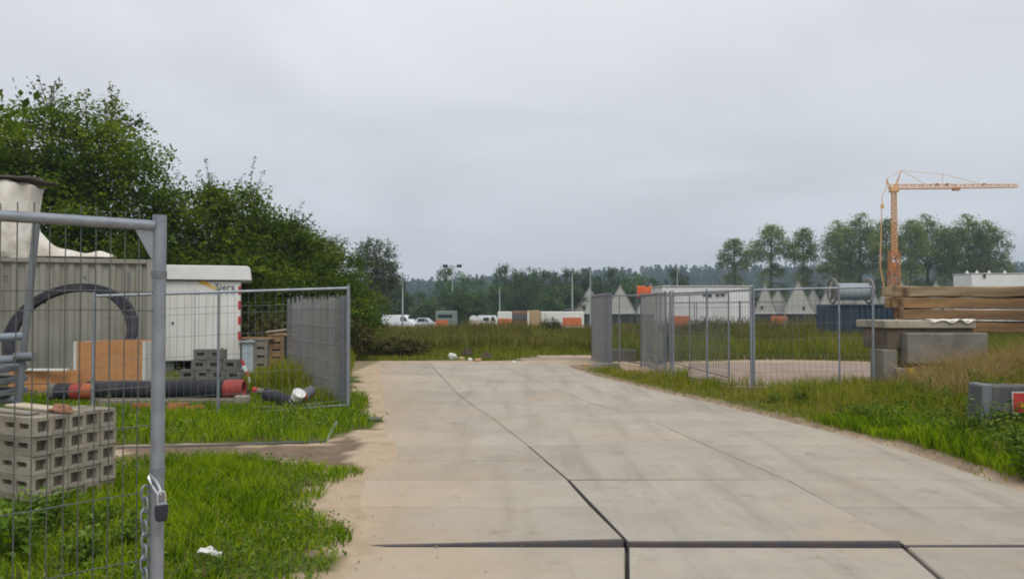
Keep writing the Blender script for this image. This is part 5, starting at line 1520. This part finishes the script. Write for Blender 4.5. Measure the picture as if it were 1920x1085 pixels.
# flag
dd = 50.0
p = pd(1194, dd); fl = empty('flag_pole', (p.x, p.y, gzs(p.x, p.y)), 0, 'orange flag on a pole in front of the gabled houses', 'flag')
zt_ = zy(534, dd) - fl.location.z
MB().tube([(0, 0, 0), (0, 0, zt_ + .06)], .03, 8).build('pole', M['galv_dull'], fl)
vs, fs = sheet(16, 7, lambda u, v: (u * .95, .10 * math.sin(u * 7 + v), zt_ - .03 - v * (.80 - .12 * u) - .18 * u * (1 - v) * abs(math.sin(u * 7)) ))
o = MB().add(vs, fs).build('flag_cloth', M['flag'], fl, smooth_=True); so = o.modifiers.new('thick', 'SOLIDIFY'); so.thickness = .012

# ------------------------------------------------------------------ gabled houses
def house(px, top, dd, w_, eave, label, group):
    p = pd(px, dd); zb_ = gzs(p.x, p.y); ap = zy(top, dd) - zb_; ev = zy(eave, dd) - zb_
    root = empty('gabled_house', (p.x, p.y, zb_), -.95 * math.atan2(p.x, p.y), label, 'house', group)
    hw_ = w_ / 2
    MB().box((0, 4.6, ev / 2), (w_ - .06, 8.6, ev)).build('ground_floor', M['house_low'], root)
    MB().prism([(-hw_, ev), (hw_, ev), (hw_, ev + .25), (0, ap - .1), (-hw_, ev + .25)], 0, 9).build('gable_wall', M['house_wall'], root)
    th = .22
    sl_ = (ap - ev - .9)
    for s_ in (-1, 1):
        MB().prism([(0, ap), (s_ * (hw_ + .02), ev + .25), (s_ * (hw_ + .02), ev + .25 + th), (0, ap + th)], -.12, 9.1).build('roof', M['house_roof'], root)
    rh = random.Random(int(px))
    for k_ in range(2):
        if rh.random() < .45: continue
        x_ = (-.55 + 1.1 * k_) * hw_ * .6; z_ = ev + 1.0 + rh.uniform(-.1, .1)
        wn_ = MB().box((x_, -.02, z_), (.55, .06, .75)).build('window', M['offwhite'], root)
        MB().box((x_, -.055, z_), (.42, .02, .62)).build('pane', M['glass'], wn_)
    MB().box((0, -.04, ev + .06), (w_, .16, .16)).build('floor_band', M['offwhite'], root)
    dr = MB().box((-hw_ * .4, .27, ev * .42), (1.0, .1, ev * .84)).build('door', M['glass'], root)
    MB().box((hw_ * .35, .27, ev * .5), (1.6, .1, ev * .6)).build('lower_window', M['glass'], root)
    return root
HD = 130.0
big = [(1105, 540), (1163, 535), (1221, 532), (1279, 533), (1337, 532), (1395, 531), (1435, 530), (1497, 527), (1560, 527), (1627, 526), (1692, 527), (1756, 528), (1820, 528)]
lbl = {1105: 'leftmost grey gabled house at the far edge, half behind the stacked panels', 1163: 'pale gabled house left of the orange flag', 1221: 'pale gabled house directly behind the orange flag', 1279: 'gabled house whose peak shows over the left of the white site cabin',
       1337: 'gabled house whose peak shows over the middle of the white site cabin', 1395: 'gabled house whose peak shows over the right end of the white site cabin', 1435: 'first gabled house right of the white site cabin', 1497: 'second gabled house right of the white site cabin',
       1560: 'gabled house left of the cable drum', 1627: 'gabled house peaking above the cable drum barrel', 1692: 'gabled house beside the foot of the crane', 1756: 'gabled house behind the left part of the timber mats', 1820: 'gabled house behind the right part of the timber mats'}
for i, (px, tp) in enumerate(big):
    w_ = 5.0 if px != 1395 else 3.6
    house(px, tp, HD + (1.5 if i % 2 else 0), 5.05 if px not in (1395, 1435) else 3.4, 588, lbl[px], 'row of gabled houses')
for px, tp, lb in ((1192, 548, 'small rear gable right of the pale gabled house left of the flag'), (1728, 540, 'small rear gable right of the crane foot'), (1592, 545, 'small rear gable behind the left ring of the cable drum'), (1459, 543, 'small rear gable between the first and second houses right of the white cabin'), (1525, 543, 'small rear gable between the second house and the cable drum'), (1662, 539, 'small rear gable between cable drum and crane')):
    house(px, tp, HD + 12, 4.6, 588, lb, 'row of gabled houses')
# orange boards in front
for px0, px1, py0, py1, dd, lb in ((1256, 1294, 592, 612, 44.5, 'orange board leaning below the left end of the white site cabin'), (1446, 1475, 592, 614, 100, 'orange board in front of the houses right of the white cabin'), (1544, 1561, 592, 614, 100, 'orange board just left of the dark blue container')):
    a = pd(px0, dd); b = pd(px1, dd); zb_ = gzs(a.x, dd); zt_ = zy(py0, dd)
    root = empty('orange_board', ((a.x + b.x) / 2, dd, zb_), 0, lb, 'board')
    MB().box((0, 0, (zt_ - zb_) * .62), (b.x - a.x, .08, (zt_ - zb_) * .76)).build('panel', M['orange'], root)
    for s_ in (-1, 1): MB().box((s_ * (b.x - a.x) * .4, .07, (zt_ - zb_) * .5), (.1, .06, zt_ - zb_)).build('leg', M['galv_dull'], root)

# ------------------------------------------------------------------ crane
dd = 120.0
p = pd(1677, dd); zb_ = gzs(p.x, p.y)
cn = empty('tower_crane', (p.x, p.y, zb_), R(0), 'orange self erecting tower crane with jib pointing right', 'crane')
def Z(py): return zy(py, dd) - zb_
def X(px): return (px - 1677) / F * dd
def lattice(mb, p0, p1, w0, w1, n, rc, rb_, tri=False):
    p0 = Vector(p0); p1 = Vector(p1); t = (p1 - p0).normalized()
    ref = Vector((0, 0, 1)) if abs(t.z) < .9 else Vector((1, 0, 0))
    u = t.cross(ref).normalized(); v = u.cross(t)
    cs_ = [(-.5, -.5), (.5, -.5), (0, .6)] if tri else [(-.5, -.5), (.5, -.5), (.5, .5), (-.5, .5)]
    def pt(k_, s_): 
        w_ = w0 + (w1 - w0) * s_
        return p0.lerp(p1, s_) + u * cs_[k_][0] * w_ + v * cs_[k_][1] * w_
    m_ = len(cs_)
    for k_ in range(m_): mb.tube([pt(k_, 0), pt(k_, 1)], rc, 5)
    for i in range(n):
        for k_ in range(m_):
            a_, b_ = (k_, (k_ + 1) % m_) if i % 2 == 0 else ((k_ + 1) % m_, k_)
            mb.tube([pt(a_, i / n), pt(b_, (i + 1) / n)], rb_, 4)
            mb.tube([pt(k_, i / n), pt((k_ + 1) % m_, i / n)], rb_, 4)
mb = MB(); lattice(mb, (-.1, 0, 1.2), (0, 0, Z(470)), 1.3, 1.1, 9, .11, .065); mb.build('lower_tower', M['crane_dark'], cn)
MB().box((-.2, 0, Z(500)), (.9, .7, 1.4)).build('winch_housing', M['crane_dark'], cn, bevel=.05)
mb = MB(); lattice(mb, (0.05, 0, Z(480)), (.1, 0, Z(352)), .60, .52, 22, .075, .04); mb.build('upper_mast', M['crane'], cn)
mb = MB(); lattice(mb, (-.5, 0, Z(350)), (X(1795), 0, Z(349)), .62, .58, 16, .075, .045, True); mb.build('jib', M['crane'], cn)
mb = MB(); lattice(mb, (X(1795), 0, Z(349)), (X(1911), 0, Z(348)), .55, .42, 14, .06, .04, True); mb.build('jib_tip', M['crane'], cn)
MB().box((.1, 0, Z(355)), (1.3, .9, .8)).build('mast_head', M['crane'], cn, bevel=.06)
mb = MB()
for s_ in (-.3, .3):
    mb.tube([(.3, s_, Z(352)), (X(1692), 0, Z(319))], .07, 5); mb.tube([(-.6, s_, Z(352)), (X(1665), 0, Z(334))], .06, 5)
    mb.tube([(X(1680), s_, Z(352)), (X(1692), 0, Z(319))], .05, 5)
mb.tube([(X(1665), 0, Z(334)), (X(1692), 0, Z(319))], .035, 5)
mb.build('head_frame', M['crane'], cn)
for nm, a, b in (('stay_rod', (X(1692), 0, Z(319)), (X(1771), 0, Z(326))), ('stay_rod', (X(1771), 0, Z(326)), (X(1847), 0, Z(346))), ('stay_rod', (X(1692), 0, Z(319)), (X(1742), 0, Z(347))), ('stay_strut', (X(1771), 0, Z(326)), (X(1768), 0, Z(347)))):
    MB().tube([a, b], .035, 5).build(nm, M['crane'], cn)
MB().tube([(X(1665), 0, Z(334)), (X(1663), 0, Z(354)), (X(1656), 0, Z(366)), (X(1655), 0, Z(385))], .06, 5).build('rear_stay', M['crane'], cn)
mb = MB()
for s_ in (-.18, .0, .18):
    mb.tube([(X(1655) + s_ * .6, s_, Z(382)), (X(1651) + s_, s_, Z(500)), (X(1662) + s_, s_, Z(560))], .035, 4)
mb.build('guy_rope', M['crane'], cn)
MB().box((X(1656), 0, Z(386)), (.45, .3, .7)).build('rope_block', M['crane'], cn, bevel=.05)
MB().box((X(1795), 0, Z(353.5)), (1.0, .7, .5)).build('trolley', M['crane_dark'], cn, bevel=.06)
for px in (1758, 1778, 1847): MB().tube([(X(px), -.3, Z(345)), (X(px), .3, Z(345))], .17, 10).build('sheave', M['crane_dark'], cn)
MB().box((-1.0, 0, .9), (3.6, 3.0, .5)).build('chassis', M['crane_dark'], cn, bevel=.05)
for i in range(3): MB().box((-2.2, 0, 1.35 + i * .62), (1.2, 2.8, .58)).build('ballast', M['conc'], cn, bevel=.04)
for sx_ in (-2.6, .7):
    for sy_ in (-1.4, 1.4): MB().tube([(sx_, sy_, 0), (sx_, sy_, .8)], .16, 8).build('outrigger', M['crane_dark'], cn)

# ------------------------------------------------------------------ vehicles
def wheel(root, x_, y_, r_, w_=.2):
    wh = MB().tube([(x_, y_ - w_ / 2, r_), (x_, y_ + w_ / 2, r_)], r_, 18).build('wheel', M['rubber'], root, smooth_=True)
    MB().tube([(x_, y_ - w_ / 2 - .01, r_), (x_, y_ + w_ / 2 + .01, r_)], r_ * .58, 14).build('rim', M['galv'], wh)
def vehicle(name, label, cat, prof, W, px, dd, rz, paint, glassp, wheels, wr, band=None, dz=0.0):
    p = pd(px, dd); root = empty(name, (p.x, p.y, gzs(p.x, p.y)), rz, label, cat)
    mb = MB().prism(prof, -W / 2, W / 2)
    # narrow the upper body
    zmax = max(z for _, z in prof)
    mb.v = [(x_, y_ * (1 - .16 * max(0, (z_ - zmax * .52) / zmax)), z_) for x_, y_, z_ in mb.v]
    mb.build('body', paint, root, bevel=.06, seg=2, smooth_=True)
    for s_ in (-1, 1):
        for gp in glassp:
            g_ = MB().prism(gp, s_ * (W / 2 - .055), s_ * (W / 2 + .004))
            g_.v = [(x_, y_ * (1 - .16 * max(0, (z_ - zmax * .52) / zmax)) + s_ * .004, z_) for x_, y_, z_ in g_.v]
            g_.build('side_window', M['glass'], root)
        for x_ in wheels: wheel(root, x_, s_ * (W / 2 - .09), wr)
        MB().box((prof[0][0] + .1, s_ * W * .38, .75), (.14, .28, .2)).build('headlight', M['chrome'], root)
    return root
van_p = [(2.35, .32), (2.38, .85), (1.75, 1.15), (1.0, 1.93), (.6, 2.02), (-2.2, 2.02), (-2.35, 1.7), (-2.38, .32)]
v = vehicle('delivery_van', 'white high roof delivery van parked left beyond the weeds', 'van', van_p, 1.85, 752, 100, R(-18), M['car_white'], [[(.35, 1.25), (1.35, 1.25), (.92, 1.8), (.35, 1.8)]], (1.5, -1.45), .33)
MB().box((1.38, 0, 1.55), (.02, 1.45, .78)).build('windscreen_post', M['glass'], v)
car_p = [(1.95, .28), (2.0, .75), (1.15, .95), (.45, 1.42), (-.9, 1.46), (-1.75, 1.0), (-1.95, .95), (-1.95, .28)]
v = vehicle('parked_car', 'small silver car parked right of the white delivery van', 'car', car_p, 1.68, 797, 106, R(-14), M['car_grey'], [[(.35, .98), (.95, .98), (.40, 1.36), (.35, 1.36)], [(-.95, .98), (.25, .98), (.25, 1.38), (-.8, 1.38)]], (1.25, -1.2), .3)
v.scale = (.85, .85, 1.08)
v = vehicle('parked_van', 'white van with a blue grey side window right of the portable toilet', 'van', [(2.3, .3), (2.35, .9), (1.8, 1.2), (1.2, 1.9), (-2.3, 1.92), (-2.35, .3)], 1.8, 918, 101, R(-6), M['car_white'], [[(-1.2, 1.2), (.1, 1.2), (.0, 1.65), (-1.1, 1.65)], [(.5, 1.2), (1.45, 1.2), (1.05, 1.72), (.5, 1.72)]], (1.45, -1.4), .32)
v.scale = (.62, .8, 1.0)
# box truck seen from behind
dd = 98.0; p = pd(835, dd); zb_ = gzs(p.x, p.y)
tk = empty('box_truck', (p.x, p.y, zb_), 0, 'grey green box truck seen from behind with an orange tail board', 'truck')
hh_ = zy(583, dd) - zb_
MB().box((0, 2.2, hh_ * .5 + .35), (2.4, 4.4, hh_ - .7)).build('box_body', M['green_grey'], tk, bevel=.05)
MB().box((0, -.03, hh_ - .62), (1.75, .04, .36)).build('rear_window', M['glass'], tk)
MB().box((-.45, -.06, 1.05), (1.5, .08, .75)).build('tail_board', M['orange'], tk)
MB().box((0, 5.3, 1.25), (2.2, 1.7, 1.7)).build('cab', M['green_grey'], tk, bevel=.1)
MB().box((0, -.10, .55), (2.3, .16, .14)).build('bumper', M['galv_dull'], tk)
for y_ in (1.0, 5.2):
    for s_ in (-1, 1):
        wh = MB().tube([(s_ * .85, y_, .45), (s_ * 1.15, y_, .45)], .45, 16).build('wheel', M['rubber'], tk)
# trailers and panels
def trailer(px0, px1, py0, dd, label, parts, depth=2.3, m=None, wheels=True, name='site_trailer', cat='trailer', base=.55):
    a = pd(px0, dd); b = pd(px1, dd); w_ = b.x - a.x; cx_ = (a.x + b.x) / 2
    zb_ = gzs(cx_, dd); h_ = zy(py0, dd) - zb_
    root = empty(name, (cx_, dd, zb_), 0, label, cat)
    MB().box((0, depth / 2, (h_ + base) / 2), (w_, depth, h_ - base)).build('body', m or M['white'], root, bevel=.07, seg=2)
    for (nm, qx0, qx1, qy0, qy1, mm) in parts:
        xa = pd(qx0, dd).x - cx_; xb = pd(qx1, dd).x - cx_; za_ = zy(qy0, dd) - zb_; zc_ = max(zy(qy1, dd) - zb_, .1)
        MB().box(((xa + xb) / 2, -.03, (za_ + zc_) / 2), (xb - xa, .06, za_ - zc_)).build(nm, mm, root)
    if wheels:
        for s_ in (-.3, .3):
            for y_ in (.3, depth - .3): wheel(root, s_ * w_, y_, .36, .2)
    else: MB().box((0, depth / 2, base / 2), (w_ * .8, depth * .8, base)).build('plinth', M['conc_dark'], root)
    return root
tr = trailer(1014, 1095, 584, 92, 'white site trailer with an orange side panel before the dark trees', [('orange_panel', 1055, 1090, 595, 611, M['orange']), ('seam', 1022, 1022.6, 586, 612, M['galv_dull'])])
MB().box((1.2, 1.1, zy(580, 92) - gzs(5, 92) + .02), (1.6, .8, .12)).build('roof_rack', M['galv_dull'], tr)
trailer(933, 960, 584, 90, 'small container, white above and orange below, right of the parked van', [('orange_lower_panel', 933.2, 959.8, 597, 640, M['orange'])], wheels=False, name='small_container', cat='container', depth=1.8, base=.1)
trailer(961, 988, 583, 94, 'brown and violet grey hut between the orange container and the tan panel', [('grey_panel', 962, 987, 588, 600, M['barrier'])], m=M['timber'], wheels=False, name='wooden_hut', cat='hut', base=.1)
trailer(989, 1013, 582, 91, 'tan panelled container left of the white trailer', [('white_post', 989, 992, 584, 640, M['white'])], m=M['tan'], wheels=False, name='tan_container', cat='container', base=.1)
# portable toilet
dd = 90.0; p = pd(889, dd); zb_ = gzs(p.x, p.y)
pt = empty('portable_toilet', (p.x, p.y, zb_), R(8), 'pale pink portable toilet with a white domed roof', 'portable toilet')
ht_ = zy(600, dd) - zb_
MB().box((0, .45, ht_ / 2), (.86, .9, ht_)).build('walls', M['toilet'], pt, bevel=.05)
MB().box((0, -.012, ht_ * .46), (.62, .03, ht_ * .86)).build('door', M['toilet'], pt, bevel=.01)
MB().box((.24, -.04, ht_ * .5), (.05, .03, .14)).build('door_handle', M['lock'], pt)
pr_ = [(-.48, ht_)] + [(-.48 * math.cos(a), ht_ + .06 + .48 * math.sin(a)) for a in np.linspace(0, math.pi, 11)] + [(.48, ht_)]
MB().prism(pr_, -.06, .96).build('domed_roof', M['white_clean'], pt, smooth_=True)
# low heaps of soil behind the vehicles
mb = MB()
for i in range(5): lump(mb, (i * 2.6, math.sin(i * 3) * .6, .2), (2.4, 1.6, .95 + .3 * math.sin(i * 2.1)), seed=40 + i)
o = mb.build('soil_heap', mat('reddish_soil', (.20, .115, .08), (.15, .09, .065), .8, .95, 0, .5)); p = pd(770, 116); o.location = (p.x, p.y, gzs(p.x, p.y)); tag(o, 'low reddish soil heap behind the silver car', 'soil heap')

# ------------------------------------------------------------------ lamp posts
def lamp_post(px, top, dd, label, heads=1):
    p = pd(px, dd); zb_ = gzs(p.x, p.y); h_ = zy(top, dd) - zb_
    root = empty('lamp_post', (p.x, p.y, zb_), 0, label, 'lamp post', 'lamp posts')
    MB().tube([(0, 0, 0), (0, 0, h_ * .5), (0, 0, h_)], [.13, .10, .06], 8).build('pole', M['pole'], root, smooth_=True)
    if heads == 1:
        MB().box((0, -.25, h_ + .04), (.22, .6, .10)).build('lamp_head', M['pole'], root, bevel=.03)
    else:
        MB().tube([(-1.0, 0, h_), (1.0, 0, h_)], .06, 6).build('cross_arm', M['pole'], root)
        for s_ in (-1, 1): MB().box((s_ * 1.05, -.1, h_ + .12), (.75, .35, .45)).build('floodlight', M['lock'], root, bevel=.05)
    return root
lamp_post(705, 522, 95, 'pale lamp post in front of the grey willow')
lamp_post(755, 512, 95, 'pale lamp post above the white delivery van')
lamp_post(848, 500, 118, 'floodlight mast with two lamp heads above the tree belt', 2)
lamp_post(937, 540, 98, 'short lamp post above the small orange and white container')
lamp_post(1073, 509, 98, 'lamp post right behind the white site trailer')
lamp_post(1107, 515, 98, 'lamp post left of the stacked fence panels')
lamp_post(1270, 503, 112, 'lamp post before the lone dark round tree')

# ------------------------------------------------------------------ rubbish at the road end, small stones
heap = [(850, 669, .15, M['litter'], 'white rubbish lump, leftmost at the road end'), (866, 671, .10, M['tan'], 'yellowish rubbish piece at the road end'), (882, 672, .09, M['litter'], 'small pale rubbish piece at the road end'), (896, 673, .10, M['tan'], 'tan rubbish piece beside the dark clod at the road end'),
        (913, 670, .20, M['mud'], 'dark brown clod at the road end'), (876, 664, .13, M['mud'], 'dark upright scrap among the rubbish at the road end'), (964, 674, .05, M['litter'], 'lone pale stone at the road end, right of the rubbish'), (1098, 684, .09, M['tan'], 'tan stone beside the stacked fence panels')]
for i, (px, py, s_, m_, lb) in enumerate(heap):
    p = at(px, py + 5) if py > 650 else pd(px, 29.0)
    z_ = gzs(p.x, p.y) if py > 650 else gzs(p.x, p.y) + zy(640, 29.0) 
    tall = 1.7 if 'upright' in lb else .8
    o = lump(MB(), (0, 0, s_ * tall * .55), (s_, s_ * .8, s_ * tall), seed=60 + i).build('rubbish_lump' if 'rubbish' in lb or 'scrap' in lb else 'loose_stone', m_)
    if py < 650: z_ = gzs(p.x, p.y) + .55
    o.location = (p.x, p.y, z_ - .02); tag(o, lb, 'rubbish' if 'rubbish' in lb or 'scrap' in lb else 'stone')
rp_ = random.Random(77)
g = np.random.default_rng(5)
mb = MB()
cnt = 0
for i in range(620):
    px, py = rp_.uniform(560, 1500), 690 + 380 * rp_.random() ** 1.5
    p = at(px, py)
    sl_, sr_ = road_s(np.array([p.x]), np.array([p.y]))
    e_ = max(sl_[0], sr_[0])
    if not (-1.3 < e_ < 0.5) or rp_.random() > .25 + .75 * (e_ > -.5): continue
    s_ = rp_.uniform(.003, .009)
    z_ = max(gzs(p.x, p.y), -.0 if e_ < 0 else -1) 
    T = Matrix.Translation((p.x, p.y, z_ + s_ * .4)) @ Matrix.Rotation(rp_.uniform(0, 6), 4, 'Z')
    mb.add([(-s_, -s_ * .7, -s_ * .5), (s_, -s_ * .8, -s_ * .5), (s_ * .8, s_, -s_ * .5), (-s_ * .9, s_ * .8, -s_ * .5), (-s_ * .4, -s_ * .3, s_ * .6), (s_ * .5, -s_ * .3, s_ * .5), (s_ * .3, s_ * .5, s_ * .55), (-s_ * .4, s_ * .4, s_ * .5)],
           [(4, 5, 6, 7), (0, 1, 5, 4), (1, 2, 6, 5), (2, 3, 7, 6), (3, 0, 4, 7)], T)
o = mb.build('loose_gravel', mat('gravel_pebbles', (.22, .18, .14), (.30, .25, .19), 30, .95)); tag(o, 'scattered pebbles along the sandy road edges', 'gravel', kind='stuff')

# ------------------------------------------------------------------ broad leaved weeds on the right
def weed(seed, hgt, nst, ls):
    g = np.random.default_rng(seed)
    root = empty('leafy_weed')
    st = MB(); P, S, Tn = [], [], []
    V, Q, T = [], [], []
    nb = 0
    for s_ in range(nst):
        a = g.uniform(0, 6.28); ln = hgt * g.uniform(.6, 1.05); le = g.uniform(.1, .5)
        b0 = Vector((g.normal(0, .05), g.normal(0, .05), -.03)); tip = b0 + Vector((math.cos(a) * le * ln, math.sin(a) * le * ln, ln))
        mid = b0.lerp(tip, .5) + Vector((0, 0, .08 * ln))
        st.tube([b0, mid, tip], [.007, .005, .002], 5)
        nl = int(6 + ln * 9)
        for i in range(nl):
            t = .18 + .82 * i / nl
            c_ = (b0.lerp(mid, t * 2) if t < .5 else mid.lerp(tip, t * 2 - 1))
            az = i * 2.4 + g.uniform(-.4, .4)
            d_ = Vector((math.cos(az), math.sin(az), g.uniform(-.35, .5))).normalized()
            l_ = ls * g.uniform(.6, 1.2) * (1.15 - .55 * t); w_ = l_ * .48
            sd = d_.cross(Vector((0, 0, 1))).normalized(); up = sd.cross(d_)
            base = c_ + d_ * .02
            pts = [base, base + d_ * l_ * .35 + sd * w_ * .5 + up * l_ * .10, base + d_ * l_ * .72 + sd * w_ * .38 + up * l_ * .06, base + d_ * l_ - up * l_ * .18, base + d_ * l_ * .72 - sd * w_ * .38 + up * l_ * .06, base + d_ * l_ * .35 - sd * w_ * .5 + up * l_ * .10, base + d_ * l_ * .5 + up * l_ * .01]
            V += [tuple(p) for p in pts]
            for q in ((0, 1, 6, 5), (1, 2, 3, 6), (6, 3, 4, 5)): Q.append(tuple(k_ + nb for k_ in q))
            tv = float(np.clip(g.normal(.5, .22), 0, 1)); T += [tv] * 7; nb += 7
    st.build('stem', M['leaf_weed'], root)
    link('foliage', np_mesh('foliage', np.array(V), np.array(Q), None, np.array(T)), M['leaf_weed'], root)
    return root
wa = weed(91, .62, 9, .15); wb = weed(92, .42, 10, .12); wc = weed(93, .85, 7, .14)
spots = [(1885, 830, 1, 1.1, 'broad leaved weed just under the red plate'), (1838, 812, 2, .95, 'tall leafy weed at the left end of the grey barrier'), (1940, 838, 1, 1.2, 'broad leaved weed at the right edge under the barrier'), (1905, 885, 0, .85, 'big leaved weed at the right edge, in front of the grey barrier'), (1858, 845, 0, .85, 'broad leaved weed left of the barrier front'), (1930, 910, 1, 1.1, 'low leafy weed at the lower right picture edge'), (1850, 800, 2, .75, 'tall leafy weed left of the red plate'),
         (1780, 790, 1, 1.0, 'leafy weed left of the grey barrier end'), (1735, 775, 1, 1.1, 'leafy weed before the dark concrete block'), (1690, 772, 1, .95, 'leafy weed before the short concrete post'), (1640, 770, 1, .9, 'leafy weed before the upright concrete post'),
         (1615, 800, 1, .7, 'small leafy weed at the road side of the yard fence'), (1810, 842, 1, .9, 'low leafy weed near the road on the right'), (1745, 830, 1, .7, 'small leafy weed in the right verge middle'), (1955, 800, 2, .75, 'tall leafy weed right of the red plate'), (1500, 762, 1, .8, 'leafy weed at the fence foot right of the tall post'), (1450, 760, 1, .6, 'small leafy weed beside the tall fence post')]
used = set()
for px, py, w, s_, lb in spots:
    src = (wa, wb, wc)[w]
    o = src if w not in used else copy_tree(src); used.add(w)
    p = at(px, py); o.location = (p.x, p.y, gzs(p.x, p.y)); o.rotation_euler = (0, 0, rs.uniform(0, 6)); o.scale = (s_, s_, s_)
    tag(o, lb, 'weed', 'leafy weeds on the right verge')
for px, py, s_, lb in ((90, 1010, 1.0, 'dark leafy weed in the grass under the gate mesh'), (250, 1040, .8, 'leafy weed in the grass beside the gate post chain'), (30, 1060, 1.05, 'leafy weed at the lower left corner'), (160, 1075, .85, 'leafy weed between gate weeds at the bottom edge'), (60, 985, .8, 'leafy weed at the foot of the near block stack'), (190, 1000, .7, 'leafy weed right of the block stack foot')):
    o = copy_tree(wb); p = at(px, py); o.location = (p.x, p.y, gzs(p.x, p.y)); o.rotation_euler = (0, 0, rs.uniform(0, 6)); o.scale = (s_, s_, s_)
    tag(o, lb, 'weed', 'leafy weeds by the near gate')

# ------------------------------------------------------------------ haze
mh = bpy.data.materials.new('haze_air'); mh.use_nodes = True
nt = mh.node_tree; nt.nodes.clear()
ho = nt.nodes.new('ShaderNodeOutputMaterial'); hv = nt.nodes.new('ShaderNodeVolumePrincipled')
hv.inputs['Color'].default_value = (0.70, 0.85, 1.0, 1); hv.inputs['Density'].default_value = 0.00056
hv.inputs['Anisotropy'].default_value = 0.0
nt.links.new(hv.outputs[0], ho.inputs['Volume'])
hz_b = MB().box((0, 460, 27), (1840, 1100, 66)).build('haze', mh); tag(hz_b, kind='stuff')
